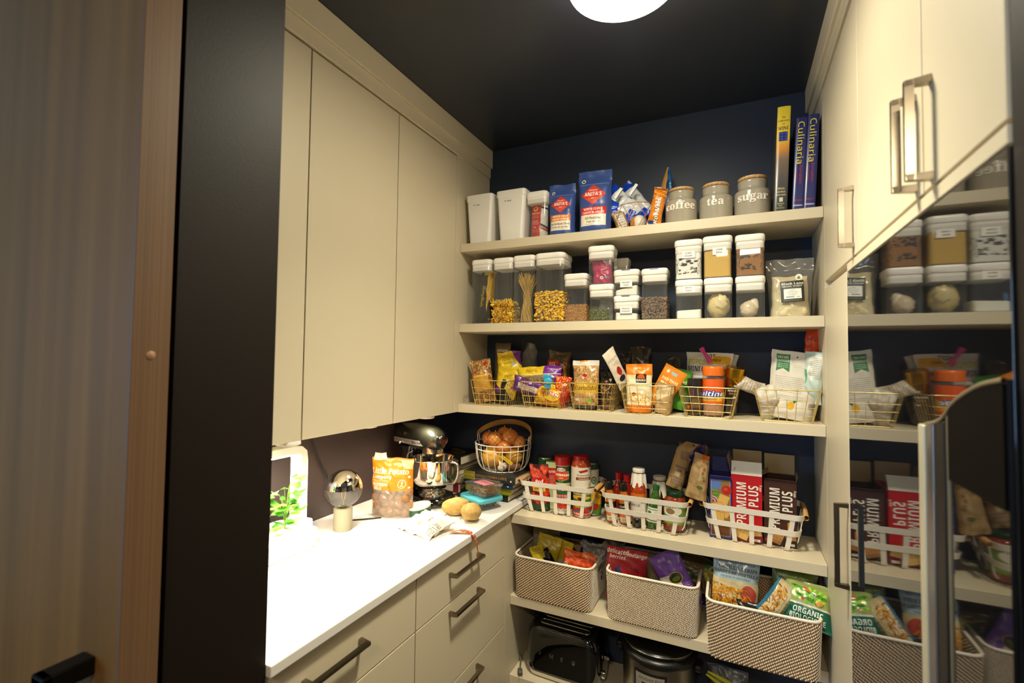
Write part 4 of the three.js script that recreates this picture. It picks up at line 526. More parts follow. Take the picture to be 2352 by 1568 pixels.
{
  const mango = P(352, 480, (c, w, h) => { F(c, '#d3cdbf', 0, 0, w, h); E_(c, '#2a2824', 170, 40, 5); G(c, '#1f6e3a', [[36, 26], [126, 26], [126, 152], [81, 128], [36, 152]]); T(c, 'SÉCHÉ', 80, 50, 22, '#eef3e6', { f: 'serif', a: 'center' }); T(c, 'MANGUES', 80, 74, 22, '#eef3e6', { f: 'serif' }); lines(c, '#b8d4b8', 46, 94, 70, 3, 12, 3, 2); lines(c, '#a8a294', 150, 96, 80, 2, 12, 3, 4); F(c, '#cbc5b6', 246, 70, 90, 190); lines(c, '#6c675d', 252, 78, 78, 20, 9, 3, 6); lines(c, '#8a8478', 36, 186, 200, 9, 13, 3, 7); lines(c, '#8a8478', 60, 320, 190, 3, 12, 3, 8); E_(c, '#d9a92c', 170, 384, 26, 30); G(c, '#2c6a34', [[176, 350], [210, 342], [192, 366]]); lines(c, '#9a9488', 60, 440, 60, 2, 10, 3, 9); for (let i = 0; i < 14; i++) F(c, '#3a3832', 296 + i * 3, 350, 1 + (i * 5) % 2, 40); });
  bag3('mango_bag', 'large white dried mango bag with green ribbon label', [1.442, S[3] + 0.006, 0.19], -0.06, [-0.03, -0.14], { w: 0.168, h: 0.262, d: 0.075, wt: 0.19, seed: 81, amp: 0.005, seal: 0.1, bulge: 0.5 }, mango, 0.45);
  bag3('snack_bag', 'bright orange bag folded against the side panel', [1.512, S[3] + 0.16, 0.135], -0.5, [-0.05, -0.1], { w: 0.06, h: 0.2, d: 0.03, seed: 82, amp: 0.012, gusset: false, wt: 0.05 }, plain('#d84a12'), 0.4);
  bag3('snack_bag', 'pale mint bag squeezed between the mango bag and side panel', [1.512, S[3] + 0.07, 0.2], -0.6, [0, -0.12], { w: 0.075, h: 0.2, d: 0.045, seed: 83, amp: 0.008, gusset: false }, P(96, 224, (c, w, h) => { F(c, '#b9c9c0', 0, 0, w, h); F(c, '#d8d6cc', 30, 20, 60, 90); lines(c, '#8a9a90', 36, 28, 48, 10, 8, 2, 4); F(c, '#4aa082', 0, 80, 28, 60); }), 0.4);
  bag3('snack_bag', 'crumpled grey packet poking out beside the mango bag', [1.35, S[3] + 0.11, 0.17], 0.1, [-0.2, 1.15], { w: 0.06, h: 0.1, d: 0.03, seed: 84, amp: 0.008, gusset: false }, P(64, 96, (c, w, h) => { F(c, '#b9ae9c', 0, 0, w, h); lines(c, '#8a8070', 6, 8, 50, 9, 9, 2, 3); }), 0.4);
  bag3('snack_bag', 'white and grey packet folded low beside the mango bag', [1.385, S[3] + 0.004, 0.2], 0.4, [0, 0.22], { w: 0.09, h: 0.13, d: 0.05, seed: 85, amp: 0.009, gusset: false }, P(64, 96, (c, w, h) => { F(c, '#cfc8ba', 0, 0, w, h); F(c, '#a89a8a', 0, 40, 64, 24); }), 0.4);
}
// ---------- shelf 4: white flat-band baskets ----------
const bandM = M('#e9e2d4', 0.45), bambooM = new THREE.MeshPhysicalMaterial({ map: bamboo, color: '#ffeec4', roughness: 0.5, side: THREE.DoubleSide });
function strip(pts, h, y, s0, s1) { const t = 0.0016; return loft([[s0 * 1, y], [s1, y + h]].flatMap(([s, yy]) => [at(pts.map(p => [p[0] * s, p[1] * s]), yy)]), 0); }
function bandBasket(x, z, label, turn = 0) {
  const o = thing('band_basket', label, 'basket', [x, S[4], z], turn, 'white band baskets');
  const BW = 0.3, BD = 0.19, RW = 0.364, RD = 0.244, Hb = 0.147, dim = y => { const t = Math.pow(y / Hb, 0.75); return [BW + (RW - BW) * t, BD + (RD - BD) * t]; };
  const band = (y0, y1) => { const g = []; for (const off of [0, -0.0022]) { const [w0, d0] = dim(y0), [w1, d1] = dim(y1); g.push(loft([at(ring(w0 + off, d0 + off, 0.03, 6), y0), at(ring(w1 + off, d1 + off, 0.03, 6), y1)], 0)); } const [w, d] = dim(y1); g.push(loft([at(ring(w, d, 0.03, 6), y1), at(ring(w - 0.0022, d - 0.0022, 0.03, 6), y1 + 0.0003)], 0)); return merge(g); };
  part('band', band(0.125, Hb), bandM, o); part('band', band(0.062, 0.084), bandM, o);
  for (const s of [1, -1]) for (let i = 0; i < 5; i++) { const u = -0.78 + 1.56 * i / 4, sec = [0.0005, 0.006, 0.02, 0.06, 0.1, 0.14].map(y => { const [w, d] = dim(y), xc = u * w / 2, zz = s * (d / 2 - 0.0016 - (y < 0.004 ? 0.006 : 0)); return [[xc - 0.0085, y, zz], [xc + 0.0085, y, zz], [xc + 0.0085, y, zz - s * 0.0016], [xc - 0.0085, y, zz - s * 0.0016]]; }); part('slat', loft(sec, 3), bandM, o); }
  for (const s of [1, -1]) { for (let i = 0; i < 3; i++) { const u = -0.5 + i * 0.5; part('rod', tube([0.002, 0.02, 0.07, 0.13].map(y => { const [w, d] = dim(y); return [s * (w / 2 - 0.002 - (y < 0.01 ? 0.02 : 0)), y, u * d / 2]; }), 0.0022, 10, 6), bandM, o); }
    part('grip', tube([[s * (RW / 2 + 0.002), 0.137, -RD * 0.42], [s * (RW / 2 + 0.004), 0.137, 0], [s * (RW / 2 + 0.002), 0.137, RD * 0.42]], 0.0095, 12, 10), bambooM, o, 'round wooden grip'); }
  part('base_wires', Array.from({ length: 9 }, (_, i) => rod([-BW * 0.47 + BW * 0.94 * i / 8, 0.002, -BD / 2], [-BW * 0.47 + BW * 0.94 * i / 8, 0.002, BD / 2], 0.0016, 5)), bandM, o); return o;
}
bandBasket(0.492, 0.135, 'white metal band basket of tins, cheese and tomato jars', 0.02);
bandBasket(0.896, 0.16, 'white metal band basket of sauce bottles and jars', 0);
bandBasket(1.312, 0.125, 'white metal band basket of cracker boxes', -0.05);
function can(x, z, r, h, rect, label, turn = 0, top = '#b9b6ae', y = S[4] + 0.004) {
  const o = thing('tin_can', label, 'can', [x, y, z], turn);
  part('tin', lathe([[0, 0.001], [r, 0.001], [r * 1.02, 0.003], [r, 0.006], [r, h - 0.005], [r * 1.02, h - 0.002], [r * 0.97, h], [r * 0.95, h - 0.004], [0, h - 0.004]], 36), M(top, 0.25, 1), o);
  printed('label', wrap(r + 0.0006, h - 0.014, 0.007, TAU * 0.98, 0), rect, o, 0.35); return o;
}
// prints on cans: front centre is at u = 0.5
{
  const tin1 = P(448, 176, (c, w, h) => { F(c, '#dfd9cc', 0, 0, w, h); F(c, '#1f6a3a', 0, 0, w, 40); F(c, '#b8241c', 90, 34, 270, 46); T(c, 'TORRENTE', 224, 58, 34, '#efe6d8', { f: 'serif' }); T(c, 'Doria', 224, 110, 50, '#3a342a', { w: 'italic', f: 'serif' }); });
  can(0.396, 0.1, 0.041, 0.235 * 1.0, tin1, 'tall tin with green band standing behind the tomato bag', 0.25);
  const tin2 = P(384, 256, (c, w, h) => { F(c, '#e2dfd6', 0, 0, w, h); F(c, '#1f6a3a', 0, 0, w, 30); F(c, '#b8241c', 60, 30, 264, 44); T(c, 'TORRENTE', 192, 54, 40, '#efe6d8', { f: 'serif' }); E_(c, '#2c7a34', 160, 100, 40, 20); for (let i = 0; i < 24; i++) E_(c, i % 3 ? '#c0281c' : '#d8482c', 120 + (i * 37) % 150, 120 + (i * 23) % 70, 17); lines(c, '#77736a', 110, 222, 170, 2, 14, 4, 3); });
  can(0.513, 0.195, 0.03, 0.112, tin2, 'small tin with a tomato picture below the grated cheese', 0.1);
  const tin3 = P(384, 288, (c, w, h) => { F(c, '#2f6f9e', 0, 0, w, h); F(c, '#cfa81c', 0, 0, w, 20); E_(c, '#e2c02c', 192, 80, 100, 50); E_(c, '#7a3a24', 192, 70, 18, 22); E_(c, '#2c7a34', 120, 100, 60, 30); E_(c, '#2c7a34', 270, 100, 60, 30); F(c, '#d8b81c', 60, 132, 264, 44); for (let i = 0; i < 26; i++) E_(c, '#c0281c', 70 + (i * 53) % 250, 130 + (i * 29) % 90, 22); T(c, 'TOMATES', 192, 166, 44, '#e6d21c', { st: '#2c6a34', lw: 8 }); F(c, '#c0281c', 0, 238, w, 50); T(c, 'TOMATES PELEES', 192, 262, 28, '#f0e6d8'); });
  can(0.605, 0.185, 0.041, 0.115, tin3, 'colourful peeled tomato tin under the red-lidded sauce jar', 0.05);
  can(0.612, 0.07, 0.04, 0.225, P(384, 256, (c, w, h) => { F(c, '#d8d6ca', 0, 0, w, h); F(c, '#2a4a34', 0, 0, w, 30); for (const y of [90, 170]) { E_(c, '#4a7a54', 230, y, 22); E_(c, '#d8d6ca', 230, y, 14); E_(c, '#4a7a54', 230, y, 8); } lines(c, '#8a867c', 120, 60, 70, 12, 14, 3, 3); }), 'pale tin with green seals behind the red-lidded sauce jar', 0.1);
  can(0.648, 0.135, 0.034, 0.115, P(320, 224, (c, w, h) => { F(c, '#d3b11c', 0, 0, w, h); F(c, '#4a8a2c', 0, 130, w, 94); T(c, 'SA', 180, 50, 50, '#a8241c', { f: 'serif' }); E_(c, '#b8341c', 150, 150, 34); lines(c, '#5a5010', 190, 80, 80, 5, 12, 4, 2); }), 'yellow and green tin at the grip end of the tins basket', 0.6);
  const o = thing('cheese_shaker', 'green label parmesan shaker with red lid', 'jar', [0.492, S[4] + 0.09, 0.13], 0.08);
  part('jar', lathe([[0, 0], [0.037, 0.001], [0.0395, 0.008], [0.0395, 0.118], [0.036, 0.13]], 32), M('#d9cda4', 0.3, 0, { clearcoat: 0.5 }), o);
  part('lid', lathe([[0.0405, 0.126], [0.041, 0.128], [0.041, 0.158], [0.0395, 0.166], [0.03, 0.168], [0, 0.168]], 40), M('#b3161a', 0.35), o, 'red shaker lid');
  printed('label', wrap(0.0399, 0.078, 0.044, TAU * 0.98, 0), P(448, 160, (c, w, h) => { F(c, '#1c4a30', 0, 0, w, h); c.strokeStyle = '#c8b880'; c.lineWidth = 4; G(c, '#cf4a1c', [[150, 50], [296, 50], [296, 120], [224, 140], [150, 120]]); c.stroke(); E_(c, '#b8202c', 224, 32, 46, 22); E_(c, '#efe9e0', 224, 32, 40, 17); T(c, 'Kraft', 224, 32, 26, '#2a3a7c', { w: 'bold italic' }); T(c, 'Parmesan', 224, 80, 40, '#fff', { sx: 0.85 }); T(c, '100%', 224, 112, 18, '#f0d0a0'); E_(c, '#3a7a4c', 224, 148, 22, 14); }), o, 0.3);
  can(0.492, 0.118, 0.037, 0.085, P(64, 64, (c) => { F(c, '#c9bf9c', 0, 0, 64, 64); F(c, '#b8241c', 0, 0, 64, 18); }), 'squat red banded tin under the cheese shaker', 0);
  const j = thing('sauce_jar', 'tomato sauce jar with red lid and white label', 'jar', [0.585, S[4] + 0.118, 0.14], 0.1);
  part('jar', lathe([[0, 0], [0.042, 0.001], [0.046, 0.008], [0.046, 0.108], [0.042, 0.122], [0.035, 0.132], [0.034, 0.138]], 36), M('#a83c10', 0.08, 0, { clearcoat: 1, clearcoatRoughness: 0.02 }), j, 'glass jar of orange-red sauce');
  part('lid', lathe([[0.0362, 0.134], [0.0368, 0.135], [0.0368, 0.149], [0.035, 0.152], [0, 0.152]], 36), M('#b0141a', 0.3, 0.2), j, 'red metal lid');
  printed('label', wrap(0.0464, 0.094, 0.008, TAU * 0.9, 0), P(512, 220, (c, w, h) => { F(c, '#ddd5c4', 0, 0, w, h); lines(c, '#8a8478', 90, 24, 84, 14, 9, 3, 5); lines(c, '#8a8478', 90, 170, 60, 3, 9, 3, 6); G(c, '#a8201c', [[250, 40], [330, 22], [350, 40], [268, 62]]); T(c, 'Homestyle', 300, 84, 27, '#4a3a28', { f: 'serif', sx: 0.9 }); F(c, '#7a3a20', 226, 106, 160, 30); T(c, 'PARMESAN', 306, 122, 20, '#efe2c8'); G(c, '#d8b03c', [[344, 210], [366, 160], [388, 210]]); }), j, 0.4);
  pack('tomato_bag', 'red cherry tomato bag standing at the front of the tins basket', 'bag', [0.402, S[4] + 0.006, 0.185], 0.1, [0, 0.06], { w: 0.1, h: 0.212, d: 0.06, seed: 91, amp: 0.006, seal: 0.1, wt: 0.095 }, P(192, 384, (c, w, h) => { F(c, '#4a1a14', 0, 0, w, h); for (let i = 0; i < 34; i++) { const x = 14 + (i * 67) % 170, y = 30 + (i * 41) % 300; E_(c, '#c4281a', x, y, 26, 28); E_(c, '#d84a2c', x - 4, y - 4, 17, 18); G(c, '#3a5a24', [[x - 8, y - 16], [x, y - 24], [x + 9, y - 15], [x, y - 11]]); } E_(c, '#b8181c', 96, 150, 66, 36); T(c, 'Red', 96, 146, 42, '#fff', { f: 'serif', w: 'bold italic' }); F(c, '#d8b02c', 30, 184, 130, 44); T(c, 'FARRO A', 96, 206, 22, '#3a1c10'); F(c, '#2c4a30', 0, 330, w, 54); lines(c, '#cfc8ba', 30, 290, 120, 2, 12, 3, 4); }), 0.28);
  const nb = thing('carton', 'pale green upright carton with red panel behind the tomato bag', 'box', [0.44, S[4] + 0.004, 0.15], 0.35);
  part('box', b2(-0.026, 0.026, 0, 0.222, -0.018, 0.018, 0.001), M('#c3c98a', 0.5), nb); printed('front_panel', plane(0.05, 0.22, 0, 0.111, 0.0187), P(96, 352, (c, w, h) => { F(c, '#c6cc90', 0, 0, w, h); F(c, '#b8281c', 8, 40, 80, 150); T(c, 'NUTRI', 48, 70, 24, '#f0e6d0'); lines(c, '#e0b0a0', 18, 100, 60, 7, 11, 3, 3); lines(c, '#7a8050', 14, 210, 70, 10, 12, 3, 4); }), nb, 0.5);
}
// bottles in the second basket
function bottle(name, label, x, z, prof, glass, turn = 0, tilt = [0, 0], y = S[4] + 0.004) { const o = thing(name, label, 'bottle', [x, y, z], turn); lean(o, ...tilt); part('glass', lathe(prof, 32), glass, o); return o; }
const sauceG = c => M(c, 0.06, 0, { clearcoat: 1, clearcoatRoughness: 0.02 });
const hot = [[0, 0], [0.022, 0.001], [0.0245, 0.006], [0.0245, 0.095], [0.02, 0.118], [0.0155, 0.135], [0.0155, 0.15]];
const hotL = P(256, 256, (c, w, h) => { F(c, '#17130f', 0, 0, w, 86); F(c, '#c8562c', 0, 86, w, 104); F(c, '#e2d6b4', 0, 190, w, 66); T(c, 'FIRE', 120, 46, 34, '#d8d0c0'); E_(c, '#d8703c', 120, 136, 30); lines(c, '#e0a080', 60, 170, 120, 2, 9, 3, 3); T(c, 'Q', 70, 222, 40, '#2a2018'); lines(c, '#5a5040', 104, 210, 100, 4, 9, 3, 4); });
for (const [x, z, l, t] of [[0.752, 0.2, 'orange hot sauce bottle with black cap at the grip end', 0.12], [0.81, 0.2, 'orange hot sauce bottle with black cap next to the cloth-topped bottle', 0.08]]) { const o = bottle('sauce_bottle', l, x, z, hot, sauceG('#b8661a'), 0.1, [0, t]); part('cap', lathe([[0.0175, 0.142], [0.0185, 0.144], [0.0185, 0.174], [0.016, 0.178], [0, 0.178]], 28), M('#14120f', 0.3), o); printed('label', wrap(0.0249, 0.08, 0.01, 1.7 * PI), hotL, o, 0.4); }
for (const [x, z, l] of [[0.757, 0.1, 'red-capped sauce bottle behind the hot sauce at the grip end'], [0.8, 0.125, 'red-capped sauce bottle behind the second hot sauce']]) { const o = bottle('sauce_bottle', l, x, z, [[0, 0], [0.024, 0.001], [0.026, 0.006], [0.026, 0.12], [0.018, 0.145], [0.014, 0.165]], sauceG('#8a1c10'), 0); part('cap', cyl(0.0165, 0.0165, 0.03, 0.165, 28), M('#b0141c', 0.35), o); }
{
  const clothTop = (o, r, y, hang, seed) => { const N = 36, secs = []; for (const [k, rr, dy] of [[0, r * 0.9, 0], [1, r, -0.002], [2, r * 1.02, -0.014], [3, r * 0.9, -0.018], [4, r * 1.05, -0.026], [5, r * 1.25, -0.026 - hang]]) secs.push(Array.from({ length: N }, (_, i) => { const a = i / N * TAU, f = k >= 4 ? 1 + 0.12 * Math.sin(a * 6 + seed) : 1, dd = k === 5 ? -hang * 0.45 * Math.abs(Math.sin(a * 2 + seed)) : 0; return [rr * f * Math.cos(a), y + dy + dd, rr * f * Math.sin(a)]; })); part('paper_cover', loft(secs.reverse(), 2), M('#e4ded2', 0.7), o, 'white paper cover tied over the cap'); part('tie', tube(Array.from({ length: 20 }, (_, i) => [r * 0.94 * Math.cos(i / 20 * TAU), y - 0.018, r * 0.94 * Math.sin(i / 20 * TAU)]), 0.0018, 40, 5, true), M('#17140f', 0.5), o); };
  const o = bottle('sauce_bottle', 'tall tomato sauce bottle with white paper over its cap', 0.86, 0.17, [[0, 0], [0.032, 0.001], [0.036, 0.008], [0.036, 0.13], [0.033, 0.16], [0.024, 0.195], [0.0225, 0.21]], sauceG('#a83a10'), 0.05); clothTop(o, 0.0265, 0.24, 0.04, 1);
  printed('label', wrap(0.0364, 0.1, 0.035, 1.7 * PI), P(320, 256, (c, w, h) => { F(c, '#c8701c', 0, 0, w, 84); lines(c, '#efd0a0', 100, 40, 100, 3, 11, 3, 3); F(c, '#d6d0c4', 0, 84, w, h - 84); T(c, 'ARUZZI', 150, 130, 34, '#4a3a28', { f: 'serif' }); c.strokeStyle = '#8a7a64'; c.lineWidth = 3; c.beginPath(); c.arc(150, 150, 50, 0.3, PI - 0.3); c.stroke(); lines(c, '#7a7264', 90, 214, 60, 3, 10, 4, 4); }), o, 0.4);
  const o2 = bottle('jam_jar', 'dark jam jar with white paper cover and black ribbon', 0.94, 0.1, [[0, 0], [0.033, 0.001], [0.036, 0.008], [0.036, 0.1], [0.03, 0.13], [0.026, 0.17]], sauceG('#4a140a'), 0.3); clothTop(o2, 0.028, 0.2, 0.045, 2); part('ribbon', tube([[0.02, 0.184, 0.022], [0.034, 0.17, 0.034], [0.048, 0.15, 0.03]], 0.002, 10, 5), M('#14110d', 0.5), o2);
  const o3 = bottle('juice_bottle', 'green glass bottle with white label in the sauce basket', 0.922, 0.2, [[0, 0], [0.024, 0.001], [0.0265, 0.006], [0.0265, 0.09], [0.023, 0.12], [0.0145, 0.15], [0.013, 0.168]], M('#2c5a18', 0.05, 0, { clearcoat: 1 }), 0.1, [0, -0.1]); part('cap', cyl(0.0145, 0.0145, 0.016, 0.166, 24), M('#1c5a2c', 0.35), o3);
  printed('label', wrap(0.0269, 0.062, 0.028, 1.5 * PI), P(192, 160, (c, w, h) => { F(c, '#dcdcd2', 0, 0, w, h); F(c, '#2c7a3a', 0, 18, w, 8); E_(c, '#3a7a34', 70, 60, 14, 20); lines(c, '#8a9a80', 100, 50, 60, 5, 12, 3, 2); F(c, '#2c7a3a', 0, 134, w, 10); }), o3, 0.4);
  const o4 = bottle('salsa_jar', 'salsa jar with dark green lid and oval label', 1.012, 0.18, [[0, 0], [0.041, 0.001], [0.0455, 0.008], [0.0455, 0.11], [0.043, 0.13], [0.035, 0.145]], sauceG('#86300f'), -0.05, [0, -0.03]); part('lid', lathe([[0.0365, 0.142], [0.0375, 0.144], [0.0375, 0.158], [0.035, 0.162], [0, 0.162]], 36), M('#16351e', 0.3, 0.3), o4);
  printed('label', wrap(0.0459, 0.092, 0.03, 1.5 * PI), P(320, 256, (c, w, h) => { F(c, '#6a8a24', 0, 0, w, h); E_(c, '#3a5a1c', 60, 40, 60, 40); E_(c, '#e9e2d0', 140, 92, 74, 64); T(c, "NEWMAN'S", 138, 60, 27, '#22201c', { r: -0.12, sx: 0.9 }); E_(c, '#8a6a44', 140, 104, 30, 34); F(c, '#4a8aa8', 96, 152, 150, 50); T(c, 'SOCKAROONI', 172, 176, 22, '#fff', { sx: 0.85 }); F(c, '#6a8a24', 0, 206, w, 50); lines(c, '#d8e0a8', 60, 216, 180, 2, 14, 4, 4); E_(c, '#d8d2c4', 290, 140, 18); }), o4, 0.35);
  bottle('condiment_jar', 'squat black condiment jar under the paper-topped sauce bottle', 0.862, 0.215, [[0, 0], [0.02, 0.001], [0.022, 0.005], [0.022, 0.03], [0.02, 0.036], [0, 0.036]], M('#14110f', 0.15, 0, { clearcoat: 1 }));
}
// paper grain bags lying on top of the jars
{
  const kr = (t, colr, seed) => P(192, 320, (c, w, h) => { F(c, '#a8895a', 0, 0, w, h); if (t === 1) { F(c, '#3a2a6a', 150, 0, 42, h * 0.3); lines(c, '#4a3a4c', 50, 70, 90, 6, 10, 4, seed); T(c, 'TWELVE MADE', 96, 176, 20, '#3a2f5c'); T(c, 'PURE', 80, 200, 22, '#3a2f5c'); E_(c, '#2f2a78', 150, 196, 8); E_(c, '#2f2a78', 164, 196, 8); G(c, '#2f2a78', [[143, 200], [171, 200], [157, 222]]); F(c, '#cfc2a4', 40, 212, 60, 26); T(c, 'BE FEEDING YOU LOVE', 96, 252, 15, '#2f2a60'); for (let i = 0; i < 11; i++) { F(c, '#2a2238', 26 + i * 13, 270, 6, 26); E_(c, '#2a2238', 29 + i * 13, 266, 4); } } else { lines(c, '#4a3a24', 16, 90, 90, 14, 9, 3, seed); G(c, '#c8601c', [[100, 0], [192, 0], [192, 26], [110, 50]]); T(c, 'LA VIE', 150, 52, 22, '#2a241c', { r: 0.3 }); for (const [x, y] of [[140, 130], [160, 176], [150, 100]]) { E_(c, '#8a5a3a', x, y, 13); } E_(c, '#4a7a5a', 150, 156, 14, 8); E_(c, '#4a5a1c', 130, 230, 26, 14); lines(c, '#5a4a30', 40, 250, 110, 5, 10, 3, seed + 1); } });
  pack('grain_bag', 'kraft paper grain bag with purple lining propped on the sauce jars', 'bag', [1.005, 1.052, 0.15], 0.35, [-0.05, -0.32], { w: 0.075, h: 0.21, d: 0.06, seed: 101, amp: 0.006, seal: 0.05, bulge: 0.25, bend: (x, y, z, v) => [x + 0.03 * Math.max(0, v - 0.75) * 4 * Math.max(0, v - 0.75) * 4, y, z] }, kr(1, 0, 3), 0.6);
  part('folded_mouth', pouch({ w: 0.035, h: 0.075, d: 0.03, seed: 103, amp: 0.008, gusset: false, wt: 0.06 }).rotateZ(-0.35).translate(0.026, 0.125, 0.008), M('#2a1f58', 0.35), scene.children[scene.children.length - 1], 'purple printed lining');
  pack('grain_bag', 'kraft paper grain bag with orange print between two white baskets', 'bag', [1.098, 1.032, 0.195], -0.15, [0, -0.16], { w: 0.095, h: 0.185, d: 0.06, seed: 102, amp: 0.006, seal: 0.04, bulge: 0.3, wt: 0.06 }, kr(2, 0, 7), 0.6);
  pack('grain_bag', 'dim brown bag closed with a purple clip behind the kraft bags', 'bag', [1.125, 1.01, 0.07], 0.1, [0, 0.03], { w: 0.09, h: 0.22, d: 0.06, seed: 104, amp: 0.01, gusset: false, wt: 0.04 }, P(96, 160, (c, w, h) => { F(c, '#6a5438', 0, 0, w, h); lines(c, '#3a2c1c', 20, 60, 56, 8, 9, 3, 3); E_(c, '#4a5a2c', 50, 110, 18, 12); }), 0.5);
  pack('grain_bag', 'dark brown crumpled bag between the kraft bags', 'bag', [1.06, 1.05, 0.1], 0.1, [0, -0.05], { w: 0.09, h: 0.19, d: 0.05, seed: 105, amp: 0.012, gusset: false }, plain('#3a2c1c'), 0.5);
  const o = thing('bag_clip', 'purple two-pronged bag clip on the dim brown bag', 'clip', [1.12, 1.212, 0.09]); part('jaw', bx(0.018, 0.014, 0.01, 0, 0, 0, 0.003), M('#4a2278', 0.35), o); for (const s of [-1, 1]) part('prong', rod([s * 0.007, 0.004, 0], [s * 0.012, 0.036, 0], 0.0016), M('#5a2a8c', 0.35), o);
}
// cartons: open flaps on top
function carton(name, label, x, z, w, h, d, side, rect, turn, flaps, inside = '#a08a62') {
  const o = thing(name, label, 'box', [x, S[4] + 0.004, z], turn), t = 0.0008, sm = M(side, 0.45), im = M(inside, 0.7);
  const w2 = w / 2, d2 = d / 2;
  part('walls', [b2(-w2, -w2 + t, 0, h, -d2, d2), b2(w2 - t, w2, 0, h, -d2, d2), b2(-w2, w2, 0, h, -d2, -d2 + t), b2(-w2, w2, 0, h, d2 - t, d2), b2(-w2, w2, 0, t, -d2, d2)], sm, o);
  printed('front_print', plane(w - 0.001, h - 0.001, 0, h / 2, d2 + 0.0004), rect, o, 0.4);
  for (const [s, len, ang, wd, colr] of flaps) { const g = s === 'f' || s === 'b' ? b2(-wd / 2, wd / 2, 0, len, -t / 2, t / 2) : b2(-t / 2, t / 2, 0, len, -wd / 2, wd / 2); if (s === 'f') { g.rotateX(ang); g.translate(0, h, d2 - t); } else if (s === 'b') { g.rotateX(-ang); g.translate(0, h, -d2 + t); } else if (s === 'l') { g.rotateZ(ang); g.translate(-w2 + t, h, 0); } else { g.rotateZ(-ang); g.translate(w2 - t, h, 0); } part('flap', g, colr ? M(colr, 0.6) : im, o); }
  return o;
}
const cracker = (c, x, y, s, col, edge, rot) => { c.save(); c.translate(x, y); c.rotate(rot); F(c, edge, -s / 2 - 3, -s / 2 - 3, s + 6, s + 6); F(c, col, -s / 2, -s / 2, s, s); for (let i = 0; i < 4; i++) for (let j = 0; j < 3; j++) E_(c, edge, -s * 0.36 + i * s * 0.24, -s * 0.3 + j * s * 0.3, s * 0.028, s * 0.045); c.restore(); };
{
  const veg = P(160, 448, (c, w, h) => { F(c, '#232c84', 0, 0, w, h); F(c, '#c9a468', 10, 14, w - 20, h - 28); F(c, '#8a6a3c', 14, 18, w - 28, h - 36); F(c, '#5a78b8', 14, 18, 70, 66); E_(c, '#b02418', 124, 86, 36, 34); E_(c, '#c84a2c', 116, 78, 14, 12); for (let i = 0; i < 5; i++) E_(c, i % 2 ? '#4a7a2c' : '#6a9a44', 36 + i * 8, 96 + i * 13, 30, 8, 0.3); for (let i = 0; i < 4; i++) { c.strokeStyle = i % 2 ? '#e0c8d0' : '#8a3a5a'; c.lineWidth = 6; c.beginPath(); c.arc(20, 180, 12 + i * 9, -1.6, 0.6); c.stroke(); } for (const [x, y, r] of [[100, 160, 0.3], [60, 220, -0.2], [110, 250, 0.5], [70, 290, 0.1]]) cracker(c, x, y, 70, '#d8b060', '#a87a34', r); F(c, '#6a3f1c', 14, 320, w - 28, h - 340); lines(c, '#4a2a10', 60, 340, 80, 8, 10, 3, 4); });
  carton('cracker_box', 'dark blue cracker box with vegetable picture and open top', 1.196, 0.125, 0.084, 0.24, 0.15, '#20286e', veg, -0.02, [['f', 0.02, 0.9, 0.08, '#26308a'], ['b', 0.06, 0.3, 0.08, '#26308a'], ['l', 0.05, 0.25, 0.12, '#2a3490'], ['r', 0.05, 0.25, 0.12, '#20286e']], '#3a3f6a');
  const prem = (bg, dark) => P(208, 512, (c, w, h) => { F(c, bg, 0, 0, w, h); T(c, 'PREMIUM', 70, 222, 92, '#e9e4da', { r: -PI / 2, st: dark, lw: 5, sx: 0.78 }); T(c, 'PLUS', 150, 158, 92, '#e9e4da', { r: -PI / 2, st: dark, lw: 5, sx: 0.78 }); T(c, '450 g', 194, 90, 20, '#e6dcc8', { r: -PI / 2 }); F(c, dark, 0, 398, w, 114); cracker(c, 74, 448, 92, dark === '#7a0f14' ? '#dbb668' : '#b8844c', dark === '#7a0f14' ? '#a87f34' : '#7a4f28', 0.35); cracker(c, 168, 430, 60, dark === '#7a0f14' ? '#e0bf78' : '#a8743c', '#8a5f2c', -0.2); F(c, '#e9e4da', 150, 484, 44, 20); if (dark !== '#7a0f14') { F(c, '#c8801c', 150, 320, 22, 80); E_(c, '#b8281c', 20, 480, 14); } });
  carton('cracker_box', 'red cracker box with large white vertical lettering', 1.293, 0.115, 0.113, 0.262, 0.16, '#a51219', prem('#b5141c', '#7a0f14'), -0.04, [['f', 0.056, -0.5, 0.111, '#dedacf'], ['b', 0.075, 0.0, 0.111], ['l', 0.07, 0.22, 0.14], ['r', 0.03, 0.9, 0.1]]);
  carton('cracker_box', 'brown cracker box with large white vertical lettering', 1.413, 0.11, 0.113, 0.25, 0.15, '#3a2016', prem('#432519', '#2a150d'), -0.06, [['f', 0.012, 0.9, 0.108, '#432519'], ['b', 0.08, 0.05, 0.111], ['r', 0.02, 0.3, 0.12]]);
}
